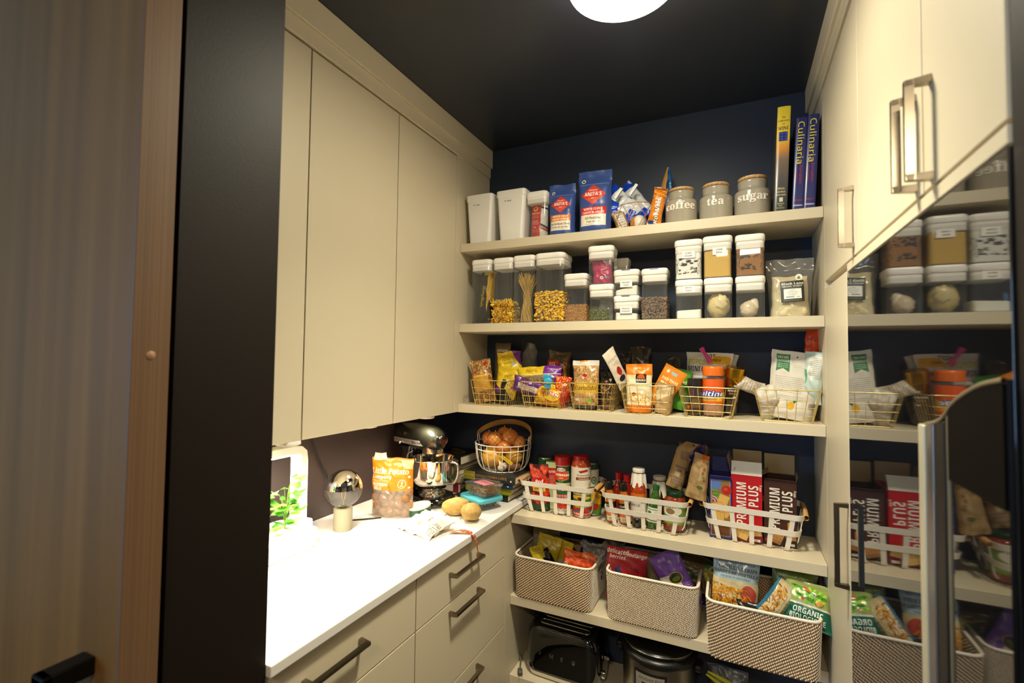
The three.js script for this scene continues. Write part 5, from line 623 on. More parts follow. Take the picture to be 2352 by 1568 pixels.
// ---------- shelf 5: woven baskets ----------
const strawDark = M('#946e3e', 0.75), strawLight = M('#f0e6d2', 0.65);
const stitchGeo = new THREE.CapsuleGeometry(0.0016, 0.005, 2, 5);
function wovenBasket(x, z, w, h, d, label, slope, pitch = 0.0158) {
  const o = thing('woven_basket', label, 'basket', [x, S[5], z], 0, 'woven storage baskets');
  const rr = 0.035, sc = y => 0.955 + 0.045 * Math.min(1, y / h), wallAt = (off) => [0.001, 0.012, h * 0.5, h - 0.004].map(y => at(ring((w - 2 * off) * sc(y) * (y < 0.005 ? 0.97 : 1), (d - 2 * off) * sc(y) * (y < 0.005 ? 0.97 : 1), rr, 6), y));
  part('wall', merge([loft(wallAt(0.002), 1), loft(wallAt(0.009), 0)]), strawDark, o, 'brown woven straw wall');
  const base = ring(w, d, rr, 6), L = []; let tot = 0; for (let i = 0; i < base.length; i++) { const a = base[i], b = base[(i + 1) % base.length], l = Math.hypot(b[0] - a[0], b[1] - a[1]); L.push([a, b, l, tot]); tot += l; }
  const cols = Math.round(tot / pitch), px = tot / cols, py = 0.0047, rows = Math.floor((h - 0.01) / py), ms = [], m4 = new THREE.Matrix4(), q = new THREE.Quaternion(), q2 = new THREE.Quaternion(), rnd = rng(Math.round(x * 100));
  for (let j = 0; j < rows; j++) for (let i = 0; i < cols; i++) {
    const y = 0.006 + (j + 0.5) * py; let s = ((i + j * slope) * px + 0.0012 * (rnd() - 0.5)) % tot; if (s < 0) s += tot; const seg = L.find(e => s < e[3] + e[2] + 1e-9) ?? L[0], t = (s - seg[3]) / (seg[2] || 1), k = sc(y), X = seg[0][0] + (seg[1][0] - seg[0][0]) * t, Z = seg[0][1] + (seg[1][1] - seg[0][1]) * t, nx = (seg[1][1] - seg[0][1]) / seg[2], nzz = -(seg[1][0] - seg[0][0]) / seg[2];
    q.setFromAxisAngle(new THREE.Vector3(0, 1, 0), Math.atan2(nx, nzz)); q2.setFromAxisAngle(new THREE.Vector3(0, 0, 1), -0.5); const Q = q.clone().multiply(q2);
    for (const off of [0.0, -0.0105]) { ms.push(new THREE.Matrix4().compose(new THREE.Vector3(X * k + nx * (off - 0.0008), y, Z * k + nzz * (off - 0.0008)), Q, new THREE.Vector3(1, 1, 0.8))); }
  }
  const im = new THREE.InstancedMesh(stitchGeo, strawLight, ms.length); ms.forEach((m, i) => im.setMatrixAt(i, m)); im.name = 'straw_stitches'; im.userData = { kind: 'stuff', label: 'pale straw stitches of the weave' }; o.add(im);
  part('rim_cord', tube(at(ring(w - 0.008, d - 0.008, rr, 6), h), 0.0055, 96, 8, true), M('#e6dccb', 0.7), o, 'pale rim binding');
  part('grip_slot', b2(w / 2 - 0.0105, w / 2 + 0.0006, h - 0.05, h - 0.026, -0.04, 0.04, 0.004), M('#171310', 0.8), o); return o;
}
wovenBasket(0.503, 0.165, 0.376, 0.19, 0.31, 'woven straw basket next to the drawers with orange packet', -0.42, 0.0148);
wovenBasket(0.932, 0.165, 0.374, 0.2, 0.31, 'woven straw basket in the middle with red fruit pouch', -0.62, 0.0105);
wovenBasket(1.333, 0.25, 0.372, 0.21, 0.33, 'woven straw basket jutting over the shelf edge with tortilla bags', -0.41, 0.0165);
const bag5 = (n, l, p, turn, tilt, opt, r, rough) => pack(n, l, 'bag', [p[0], S[5] + p[1], p[2]], turn, tilt, opt, r, rough ?? 0.3);
{
  const yl = P(128, 192, (c, w, h) => { F(c, '#c9b428', 0, 0, w, h); F(c, '#b8a31c', 0, 34, w, 5); lines(c, '#8a7a1c', 20, 14, 80, 2, 8, 2, 2); G(c, '#c9c3b4', [[30, 100], [100, 80], [110, 192], [20, 192]]); E_(c, '#d8b82c', 70, 140, 20); });
  bag5('snack_bag', 'yellow zip packet standing at the drawer end of the woven basket', [0.41, 0.06, 0.2], 0.1, [-0.1, -0.22], { w: 0.115, h: 0.2, d: 0.05, seed: 111, amp: 0.006, seal: 0.12 }, yl);
  bag5('snack_bag', 'small yellow folded packet next to the yellow zip packet', [0.448, 0.05, 0.225], 0.3, [0, 0.3], { w: 0.06, h: 0.175, d: 0.03, seed: 112, amp: 0.006, seal: 0.12 }, yl);
  bag5('snack_bag', 'yellow packet tucked behind the two yellow ones', [0.475, 0.05, 0.16], 0.1, [0, -0.2], { w: 0.09, h: 0.19, d: 0.03, seed: 119, amp: 0.006, seal: 0.12 }, yl);
  bag5('snack_bag', 'grey-beige packet rising at the back of the drawer end basket', [0.385, 0.06, 0.12], 0.1, [-0.05, -0.1], { w: 0.14, h: 0.215, d: 0.04, seed: 113, amp: 0.006, gusset: false }, P(128, 160, (c, w, h) => { F(c, '#8f8a76', 0, 0, w, h); F(c, '#a86a4a', 20, 34, 60, 5); lines(c, '#6a6654', 24, 50, 70, 3, 10, 3, 2); }), 0.4);
  bag5('snack_bag', 'black packet beside the yellow packets', [0.505, 0.04, 0.2], 0.3, [0, 0.55], { w: 0.08, h: 0.18, d: 0.04, seed: 114, amp: 0.009, gusset: false }, plain('#1b1917'), 0.25);
  bag5('bean_bag', 'bright orange heirloom bean packet lying across the basket', [0.603, 0.135, 0.245], 0.05, [-0.25, -0.06], { w: 0.155, h: 0.09, d: 0.04, seed: 115, amp: 0.008, gusset: false, seal: 0.05 }, P(256, 144, (c, w, h) => { F(c, '#c8440e', 0, 0, w, h); T(c, 'HEIRLOOMS · HERITAGE', 132, 20, 19, '#f0b04c', { f: 'serif' }); E_(c, '#e6e2d4', 30, 100, 20); E_(c, '#3a5a44', 30, 100, 16); T(c, 'USDA', 30, 96, 12, '#e6e2d4'); c.strokeStyle = '#b03a0a'; c.lineWidth = 2; for (let i = 0; i < 12; i++) { c.beginPath(); c.moveTo(60 + i * 16, 50); c.lineTo(70 + i * 15, 140); c.stroke(); } }), 0.35);
  bag5('snack_bag', 'navy blue packet behind the orange packet', [0.625, 0.1, 0.15], 0.1, [-0.2, -0.25], { w: 0.13, h: 0.14, d: 0.04, seed: 116, amp: 0.007, gusset: false }, P(160, 160, (c, w, h) => { F(c, '#1c2348', 0, 0, w, h); E_(c, '#3a4a8c', 30, 30, 14, 8); T(c, 'ESSENTIAL', 90, 60, 24, '#9a8f6c', { f: 'serif' }); F(c, '#8a6a24', 20, 90, 120, 50); }));
  const o = thing('plastic_bag', 'crumpled clear plastic bag between the two woven baskets', 'bag', [0.715, S[5] + 0.12, 0.17], 0.3); lean(o, 0, 0.1); part('film', pouch({ w: 0.2, h: 0.15, d: 0.09, seed: 117, amp: 0.03, gusset: false, k: 40 }), film, o);
  bag5('fruit_pouch', 'red dried fruit pouch with blueberries standing in the middle basket', [0.815, 0.06, 0.235], 0.12, [-0.05, -0.04], { w: 0.175, h: 0.215, d: 0.055, seed: 118, amp: 0.005, seal: 0.07 }, P(256, 288, (c, w, h) => { F(c, '#a51c26', 0, 0, w, h); T(c, 'delicated', 66, 24, 34, '#f3e9e0', { w: 'bold italic', sx: 0.9 }); T(c, 'berries', 66, 52, 30, '#f3e9e0', { w: 'bold italic' }); T(c, 'mélange', 190, 30, 30, '#f3e9e0', { w: 'bold italic' }); for (const [x, y] of [[64, 120], [80, 110], [90, 130], [70, 140], [84, 156], [64, 158]]) E_(c, '#2b3560', x, y, 13); E_(c, '#8a1420', 170, 120, 40, 24); lines(c, '#e0b0b0', 120, 160, 110, 3, 12, 3, 3); F(c, '#cfc2ac', 70, 196, w, 92); T(c, 'E IN CO', 160, 236, 22, '#a51c26'); F(c, '#5a2430', 206, 208, 36, 40); }), 0.35);
  bag5('granola_pouch', 'purple and white granola pouch leaning in the middle basket', [1.075, 0.09, 0.24], -0.05, [-0.12, 0.52], { w: 0.13, h: 0.22, d: 0.05, seed: 120, amp: 0.005, seal: 0.1 }, P(224, 384, (c, w, h) => { F(c, '#cfc9bd', 0, 0, w, h); F(c, '#6a3f98', 0, 0, w, 150); G(c, '#6a3f98', [[140, 150], [224, 150], [224, 384], [180, 384]]); E_(c, '#b89a34', 128, 180, 52, 40); E_(c, '#26301c', 128, 180, 46, 34); E_(c, '#6a7a2c', 128, 186, 30, 16); T(c, 'GRAIN FREE', 80, 246, 26, '#22201c', { sx: 0.85 }); T(c, 'GRANOLA', 80, 274, 28, '#22201c', { sx: 0.9 }); lines(c, '#d8c8ea', 188, 230, 30, 9, 14, 3, 3); F(c, '#2a221a', 0, 330, 120, 54); }), 0.3);
  bag5('snack_bag', 'deep purple packet corner beside the granola pouch', [0.955, 0.08, 0.235], 0.2, [0, 0.5], { w: 0.05, h: 0.09, d: 0.03, seed: 121, amp: 0.005, gusset: false }, plain('#4a2a7a'), 0.3);
  bag5('grain_bag', 'kraft and green bag lying behind the granola pouch', [1.07, 0.11, 0.13], 0.1, [-0.3, -0.1], { w: 0.22, h: 0.14, d: 0.06, seed: 122, amp: 0.012, gusset: false }, P(256, 160, (c, w, h) => { F(c, '#6a5a3c', 0, 0, w, h); lines(c, '#3a3020', 70, 60, 50, 3, 10, 4, 3); E_(c, '#3a5a2c', 130, 90, 14, 24); E_(c, '#8a4a24', 170, 110, 20); G(c, '#4a7a24', [[190, 20], [256, 30], [230, 90], [200, 80]]); }), 0.35);
  const tort = P(256, 384, (c, w, h) => { F(c, '#9fb0b4', 0, 0, w, h); T(c, 'SOUTHWEST FLAVOUR', 128, 30, 17, '#3a4a54', { f: 'serif' }); T(c, 'TORTILLA STRIPS', 128, 60, 27, '#2a3440', { f: 'serif', sx: 0.95 }); T(c, 'BANDES DE TORTILLA', 128, 90, 24, '#2a3440', { f: 'serif', sx: 0.9 }); T(c, 'SAVEUR DU SUD-OUEST', 128, 114, 14, '#3a4a54', { f: 'serif' }); F(c, '#cbb98a', 0, 130, w, 150); E_(c, '#b8483a', 200, 200, 44, 54); sticks(c, 10, 160, 190, 100, ['#b8741c', '#d8982c', '#7a4414', '#c8861c'], 120, 3, 34, 7); G(c, '#2a7a98', [[0, 300], [256, 270], [256, 330], [0, 344]]); F(c, '#2a2420', 0, 344, w, 40); E_(c, '#b84a24', 60, 362, 30, 12); });
  bag5('tortilla_bag', 'shiny tortilla strip bag standing upright in the jutting basket', [1.24, 0.09, 0.29], 0.05, [-0.12, -0.06], { w: 0.17, h: 0.24, d: 0.06, seed: 123, amp: 0.006, seal: 0.08, wt: 0.165 }, tort, 0.2);
  bag5('tortilla_bag', 'shiny tortilla strip bag leaning over next to the upright one', [1.335, 0.15, 0.345], 0.1, [-0.1, -0.62], { w: 0.085, h: 0.165, d: 0.06, seed: 124, amp: 0.006, gusset: false }, P(192, 320, (c, w, h) => { F(c, '#c9b98e', 0, 0, w, h); sticks(c, 4, 30, 90, 200, ['#b8741c', '#d8982c', '#7a4414'], 90, 5, 30, 7); F(c, '#2a6a88', 0, 0, 16, h); F(c, '#1f2a30', 0, 270, 90, 50); T(c, 'BANDES DE TORTILLA', 150, 160, 25, '#3a342a', { r: -PI / 2, f: 'serif', sx: 0.9 }); T(c, 'SAVEUR DU SUD-OUEST', 120, 160, 15, '#6a5a40', { r: -PI / 2, f: 'serif' }); }), 0.2);
  const org = P(288, 288, (c, w, h) => { F(c, '#8f9a5c', 0, 0, w, h); for (let i = 0; i < 50; i++) E_(c, ['#4a8a1c', '#6aa82c', '#2f6a14', '#a8c83c'][i % 4], 50 + (i * 61) % 190, 50 + (i * 37) % 90, 16, 9, i); E_(c, '#c8501c', 130, 60, 26, 9, 0.4); E_(c, '#c8862c', 210, 130, 24, 16); E_(c, '#b82418', 110, 130, 14, 9); F(c, '#cfc8b4', 0, 156, w, 14); F(c, '#0f5a44', 0, 168, w, 120); T(c, 'ORGANIC', 148, 200, 46, '#eef0e6', { sx: 0.85 }); T(c, 'BIOLOGIQUE', 148, 240, 42, '#eef0e6', { sx: 0.8 }); T(c, 'Caesar / César', 148, 270, 16, '#b8c8a8', { f: 'serif' }); });
  bag5('salad_bag', 'green organic salad kit bag bulging over the basket rim', [1.47, 0.168, 0.365], -0.08, [-0.55, -0.12], { w: 0.155, h: 0.15, d: 0.07, seed: 125, amp: 0.007, gusset: false, seal: 0.05 }, org, 0.25);
  bag5('salad_bag', 'olive green bag standing behind the organic salad kit', [1.44, 0.15, 0.28], -0.05, [-0.1, -0.05], { w: 0.15, h: 0.18, d: 0.05, seed: 126, amp: 0.006, gusset: false }, P(128, 128, (c, w, h) => { F(c, '#4a5420', 0, 0, w, h); lines(c, '#7a8a3c', 16, 20, 90, 2, 12, 3, 2); }), 0.3);
  bag5('snack_bag', 'black tray packet under the leaning tortilla bag', [1.35, 0.07, 0.3], 0, [0, 0], { w: 0.2, h: 0.12, d: 0.09, seed: 127, amp: 0.006, gusset: false }, plain('#141414'), 0.3);
  bag5('snack_bag', 'yellow-green bag edge beside the upright tortilla bag', [1.18, 0.1, 0.2], 0.2, [0, 0.1], { w: 0.08, h: 0.14, d: 0.05, seed: 128, amp: 0.008, gusset: false }, plain('#8a7a1c'), 0.35);
}
// ---------- shelf 6: toaster, cooker ----------
{
  const o = thing('toaster', 'glossy black retro toaster with chrome lettering', 'toaster', [0.535, S[6], 0.175], -0.03), blk = M('#050505', 0.06, 0, { clearcoat: 1, clearcoatRoughness: 0.03 });
  part('body', loft([[0.93, 0.022], [0.985, 0.03], [1.0, 0.08], [0.985, 0.15], [0.95, 0.19], [0.89, 0.212], [0.8, 0.222]].map(([s, y]) => at(ring(0.36 * (s + 1) / 2 * (s > 0.94 ? 1 : 0.5 + s / 1.9), 0.2 * s, 0.06 * s, 8), y)), 3), blk, o);
  part('base_band', loft([[0.9, 0.004], [0.95, 0.008], [0.955, 0.024]].map(([s, y]) => at(ring(0.36 * s, 0.2 * s, 0.055, 8), y)), 1), chrome, o, 'chrome base band');
  for (const zz of [-0.035, 0.03]) { const sl = part('slot_rim', tube(at(ring(0.24, 0.034, 0.016, 5), 0.223).map(p => [p[0], p[1], p[2] + zz]), 0.003, 72, 6, true), chrome, o); part('slot_dark', b2(-0.115, 0.115, 0.2215, 0.2232, zz - 0.012, zz + 0.012), M('#020202', 0.9), sl); part('slot_bar', b2(-0.117, 0.117, 0.2235, 0.2255, zz - 0.0012, zz + 0.0012), darkSteel, sl); }
  part('lever', [b2(0.178, 0.205, 0.12, 0.135, -0.02, 0.02, 0.005)], chrome, o); part('dial', cyl(0.016, 0.016, 0.012, 0, 24).rotateZ(-PI / 2).translate(0.178, 0.06, 0.03), chrome, o);
  const word = 'SMEG', gs = []; [...word].forEach((ch, i) => { const g = new TextGeometry(ch, { font: fontSans, size: 0.017, depth: 0.002, curveSegments: 4, bevelEnabled: false }); g.translate(-0.102 + i * 0.053, 0.105, 0.0993); gs.push(g); }); for (let i = 0; i < 4; i++) part('letter', gs[i], chrome, o, 'chrome letter');
}
{
  const o = thing('pressure_cooker', 'stainless electric pressure cooker with black lid ring', 'cooker', [0.945, S[6], 0.16], -0.1);
  part('body', cyl(0.15, 0.15, 0.19, 0.02, 56, true), M('#a09a8e', 0.3, 1), o, 'brushed steel body'); part('base', cyl(0.145, 0.15, 0.022, 0, 48), M('#141312', 0.5), o);
  part('collar', lathe([[0.15, 0.2], [0.158, 0.205], [0.16, 0.222], [0.156, 0.232], [0.145, 0.236]], 56), M('#121110', 0.35), o, 'black collar');
  const lid = part('lid', lathe([[0.144, 0.233], [0.146, 0.25], [0.14, 0.258], [0.12, 0.262], [0.08, 0.268], [0, 0.272]], 56), M('#0f0e0d', 0.25), o); part('lid_rim', tube(Array.from({ length: 24 }, (_, i) => [0.146 * Math.cos(i / 24 * TAU), 0.252, 0.146 * Math.sin(i / 24 * TAU)]), 0.003, 72, 6, true), steel, lid); part('lid_grip', bx(0.1, 0.022, 0.03, 0, 0.282, 0, 0.01), M('#141312', 0.4), lid);
  for (const s of [-1, 1]) part('side_handle', bx(0.03, 0.03, 0.07, s * 0.165, 0.19, 0, 0.01), M('#161412', 0.4), o);
  const pn = part('control_panel', wrap(0.152, 0.13, 0.05, 0.9), M('#1b1917', 0.35), o); printed('panel_face', wrap(0.1535, 0.115, 0.058, 0.78), P(256, 256, (c, w, h) => { F(c, '#8f8a80', 0, 0, w, h); T(c, 'Instant Pot', 130, 34, 38, '#22201c', { w: 'italic', f: 'serif' }); F(c, '#17201a', 60, 70, 140, 60); lines(c, '#33302a', 20, 150, 210, 6, 16, 4, 3); }), pn, 0.35);
}
{ const o = thing('power_plug', 'grey power plug and cord beside the toaster', 'plug', [0.345, S[6], 0.285], 0.5); part('plug_body', [bx(0.022, 0.02, 0.034, 0, 0.011, 0, 0.005)], M('#5a554e', 0.5), o); for (const s of [-1, 1]) part('prong', bx(0.002, 0.006, 0.016, s * 0.006, 0.012, 0.024, 0.0004), M('#b9b09a', 0.25, 1), o); part('cord', tube([[0, 0.011, -0.016], [0.004, 0.012, -0.04], [0.01, 0.03, -0.08], [0.0, 0.02, -0.14]], 0.0035, 20, 6), M('#5a554e', 0.5), o); }
{
  bag5('food_bag', 'dim grey food bag standing behind the pressure cooker', [1.235, S[6] - S[5] + 0.003, 0.16], -0.2, [0, 0.1], { w: 0.16, h: 0.2, d: 0.07, seed: 131, amp: 0.008, gusset: false }, P(128, 160, (c, w, h) => { F(c, '#4a4640', 0, 0, w, h); F(c, '#7a756a', 30, 30, 70, 44); T(c, 'OCEA', 64, 52, 20, '#2a2824'); E_(c, '#3a6a7a', 70, 96, 16); }), 0.3);
  const o = thing('bag_clip', 'yellow plastic bag clip on the dim grey food bag', 'clip', [1.185, S[6] + 0.175, 0.215], 0.3); for (const s of [1, -1]) part('arm', loft([[-0.05, 0.004], [-0.02, 0.006], [0.02, 0.008], [0.05, 0.005]].map(([x, r]) => Array.from({ length: 10 }, (_, i) => [x, r * Math.cos(i / 10 * TAU) + s * (0.006 + 0.008 * (x + 0.05) / 0.1), r * 0.6 * Math.sin(i / 10 * TAU)])), 3), M('#b8b41c', 0.4), o); o.rotation.z = -0.5;
}
// ---------- worktop ----------
{ // bulb lamp
  const o = thing('table_lamp', 'globe bulb lamp on a round concrete base', 'lamp', [-0.17, CT, 0.888]);
  part('concrete_base', lathe([[0, 0.0005], [0.035, 0.0005], [0.0365, 0.002], [0.0365, 0.084], [0.0345, 0.087], [0.018, 0.087], [0.0175, 0.07]], 40), new THREE.MeshPhysicalMaterial({ color: '#9c9680', roughness: 0.85, bumpMap: fine, bumpScale: 0.0004, side: THREE.DoubleSide }), o, 'pale concrete cylinder base');
  const pr = []; for (let i = 0; i <= 24; i++) { const a = -PI / 2 + 0.33 + (PI - 0.33) * i / 24; pr.push([0.073 * Math.cos(a), 0.162 + 0.073 * Math.sin(a)]); } pr.unshift([0.0155, 0.08], [0.0165, 0.088]);
  const split = pr.findIndex(p => p[1] > 0.158);
  part('glass_bulb', lathe(pr.slice(0, split + 1), 40), clear, o, 'clear lower half of the globe bulb'); part('mirror_crown', lathe(pr.slice(split), 40), M('#dcdad6', 0.03, 1), o, 'mirrored crown of the globe bulb');
  const f = []; for (let i = 0; i < 4; i++) { const a = i / 4 * TAU; f.push(rod([0.006 * Math.cos(a), 0.118, 0.006 * Math.sin(a)], [0.012 * Math.cos(a), 0.155, 0.012 * Math.sin(a)], 0.0011)); } part('filament', f, new THREE.MeshStandardMaterial({ color: '#d89a2c', emissive: new THREE.Color('#d98a1c'), emissiveIntensity: 0.25 }), o); part('glass_stem', rod([0, 0.085, 0], [0, 0.12, 0], 0.004), clear, o); part('screw_cap', cyl(0.0135, 0.0135, 0.02, 0.072, 20), M('#9a8a5c', 0.3, 1), o);
  part('sticker', (() => { const g = wrap(0.0367, 0.034, 0.03, 0.5, -1.2); return R(g, P(64, 96, (c) => { F(c, '#c9c6bc', 0, 0, 64, 96); lines(c, '#333', 8, 8, 48, 10, 8, 3, 3); })); })(), PM({ page: cur.i }, 0.5), o);
  part('cord', tube([[-0.03, 0.02, -0.02], [-0.08, 0.004, -0.05], [0.0, 0.004, -0.12], [0.05, 0.004, -0.17]], 0.003, 24, 6), M('#14120f', 0.5), o);
}
{ const o = thing('cable', 'thin dark cable hanging from under the wall cabinets', 'cable'); part('wire', [tube([[-0.345, 1.334, 0.9], [-0.343, 1.25, 0.885], [-0.342, 1.151, 0.843], [-0.342, 1.08, 0.804], [-0.342, 1.02, 0.812], [-0.34, 0.95, 0.765], [-0.33, 0.918, 0.75]], 0.0022, 40, 6), tube([[-0.345, 1.334, 0.907], [-0.341, 1.24, 0.889], [-0.34, 1.15, 0.849], [-0.34, 1.08, 0.81]], 0.0018, 30, 6)], M('#2a2c30', 0.4), o); }
{ // herb planter with grow light
  const o = thing('herb_planter', 'white countertop herb planter with an arched grow light', 'planter', [-0.225, CT, 1.25]), w = M('#f1eee6', 0.35);
  part('tray', rbox(0.2, 0.42, 0.03, [0.002, 0.006, 0.05, 0.062, 0.064], [0.96, 0.98, 1, 0.99, 0.97], 3, 6), w, o);
  part('foot_ledge', rbox(0.1, 0.05, 0.012, [0.002, 0.07, 0.074], [1, 1, 0.96], 3, 5).translate(-0.02, 0, -0.215), w, o);
  const arch = [[-0.2, 0.06], [-0.2, 0.3], [-0.195, 0.335], [-0.175, 0.352], [-0.14, 0.355], [0.2, 0.355]], outer = arch.map(([z, y]) => [z, y]); const secs = arch.map(([z, y], i) => { const a = arch[Math.max(0, i - 1)], b = arch[Math.min(arch.length - 1, i + 1)], dz = b[0] - a[0], dy = b[1] - a[1], l = Math.hypot(dz, dy), nz_ = -dy / l, ny_ = dz / l, t = 0.022; return [[-0.03, y - ny_ * t, z - nz_ * t], [0.03, y - ny_ * t, z - nz_ * t], [0.03, y + ny_ * t * 0.2, z + nz_ * t * 0.2], [-0.03, y + ny_ * t * 0.2, z + nz_ * t * 0.2]]; });
  const ag = loft(secs, 3); const af = ag.index ? ag.toNonIndexed() : ag; af.computeVertexNormals(); part('arch', af, w, o);
  const lp = part('light_panel', b2(-0.026, 0.026, 0.327, 0.331, -0.13, 0.2, 0), new THREE.MeshStandardMaterial({ color: '#fff', emissive: new THREE.Color().setRGB(...GROW.color), emissiveIntensity: 8 }), o, 'glowing white grow light strip');
  areaLight(GROW.color, GROW.L, 0.05, 0.33, [0, 0.324, 0.035], [-0.225, 0, 1.285], o);
  part('label', (() => { const g = plane(0.1, 0.012).rotateY(PI / 2).translate(0.1002, 0.03, 0.05); return R(g, P(96, 12, c => { F(c, '#e9e6de', 0, 0, 96, 12); })); })(), PM({ page: cur.i }, 0.5), o);
}
{ // basil
  const lg = (() => { const g = new THREE.PlaneGeometry(0.03, 0.046, 4, 6), p = g.attributes.position; for (let i = 0; i < p.count; i++) { const v = cl((p.getY(i) + 0.023) / 0.046), wd = Math.sin(PI * Math.pow(v, 0.75)) * 1.0 + 0.02, u = p.getX(i) / 0.015; p.setXYZ(i, u * 0.0155 * wd, v * 0.044, 0.008 * Math.sin(v * 2.4) - 0.006 * (1 - u * u) * wd); } g.computeVertexNormals(); return g; })();
  const leafM = [new THREE.MeshPhysicalMaterial({ color: '#4f9a1c', roughness: 0.5, transmission: 0.3, thickness: 0, side: THREE.DoubleSide }), new THREE.MeshPhysicalMaterial({ color: '#6cb82a', roughness: 0.5, transmission: 0.3, thickness: 0, side: THREE.DoubleSide })];
  const q = rng(77);
  for (const [bx_, bz, n, hh, lab] of [[-0.225, 1.115, 26, 0.2, 'leafy green basil plant at the arch end of the planter'], [-0.22, 1.2, 24, 0.15, 'leafy green basil plant in the middle of the planter'], [-0.22, 1.29, 18, 0.13, 'leafy green basil plant next to the doorway wall']]) {
    const o = thing('basil_plant', lab, 'plant', [bx_, CT + 0.062, bz], 0, 'herbs in the planter'), st = [];
    for (let i = 0; i < n; i++) { const a = q() * TAU, y = 0.02 + (hh - 0.02) * q(), r = 0.012 + 0.02 * q() * (1 - y / hh * 0.4), x = r * Math.cos(a), z = r * Math.sin(a); st.push(tube([[0, 0, 0], [x * 0.3, y * 0.6, z * 0.3], [x, y, z]], 0.001, 5, 4)); const m = part('leaf', lg, leafM[i % 2], o); m.position.set(x, y, z); m.rotation.set(0.9 + 0.5 * q(), 0, 0); m.rotation.order = 'YXZ'; m.rotation.y = -a + PI / 2 + (q() - 0.5); m.scale.setScalar(0.65 + 0.55 * q()); }
    part('stems', st, M('#6a9a34', 0.6), o);
  }
}
{ // potato bag
  const o = thing('potato_bag', 'orange and clear potato bag standing on the worktop', 'bag', [-0.105, CT + 0.001, 0.665], 0.32), opt = { w: 0.2, h: 0.25, d: 0.09, seed: 141, amp: 0.008, seal: 0.05, bulge: 0.4, wt: 0.19 };
  part('clear_window', pouch({ ...opt, v0: 0, v1: 0.46 }), new THREE.MeshPhysicalMaterial({ color: '#f0e6d8', roughness: 0.15, transmission: 0.8, thickness: 0, ior: 1.45, side: THREE.DoubleSide }), o, 'clear lower half of the bag');
  printed('printed_top', pouch({ ...opt, v0: 0.46, v1: 1, nv: 16 }), P(320, 224, (c, w, h) => { F(c, '#df8212', 0, 0, w, h); G(c, '#e9c98a', [[220, 20], [320, 10], [320, 80], [260, 70]]); T(c, 'Little Potato', 150, 94, 50, '#fbf3e6', { f: 'serif', sx: 0.95 }); T(c, 'Company', 90, 132, 38, '#fbf3e6', { sx: 0.95 }); lines(c, '#f6dcb0', 22, 154, 130, 2, 8, 3, 2); T(c, 'BLUSHING', 84, 184, 30, '#fbf3e6', { sx: 0.8 }); T(c, 'BELLE', 62, 210, 30, '#fbf3e6', { sx: 0.8 }); c.strokeStyle = '#fbf3e6'; c.lineWidth = 4; c.beginPath(); c.arc(246, 178, 28, 0, TAU); c.stroke(); T(c, '5', 246, 172, 28, '#fbf3e6'); T(c, 'MIN', 246, 192, 11, '#fbf3e6'); E_(c, '#f3ead8', 298, 130, 9); E_(c, '#f3ead8', 298, 204, 8); }), o, 0.35, 'orange printed upper half');
  printed('torn_flap', pouch({ w: 0.07, h: 0.034, d: 0.02, seed: 142, amp: 0.012, gusset: false, wt: 0.05 }).translate(-0.055, 0.236, 0.004), plain('#e9d9c0'), o, 0.4);
  const q = rng(5); const pg = [sphereish(0.0215, 0.018, 0.018, 0.12, 1, 16), sphereish(0.02, 0.0195, 0.0185, 0.12, 2, 16)];
  for (let i = 0; i < 20; i++) { const col = i % 5, row = Math.floor(i / 5), m = new THREE.Mesh(pg[i % 2], M(i % 3 ? '#94683e' : '#a67c4e', 0.65)); m.name = numbered('baby_potato'); m.userData = { label: 'small tan potato inside the orange and clear bag', category: 'potato', group: 'potatoes in the bag' }; const lx = -0.07 + col * 0.034 + (row % 2) * 0.01, ly = 0.022 + row * 0.029, lz = 0.01 + 0.009 * ((i * 7) % 3 - 1); const c = Math.cos(0.32), s = Math.sin(0.32); m.position.set(-0.105 + lx * c + lz * s, CT + ly, 0.665 - lx * s + lz * c); m.rotation.set(q() * 6, q() * 6, q() * 6); scene.add(m); }
}
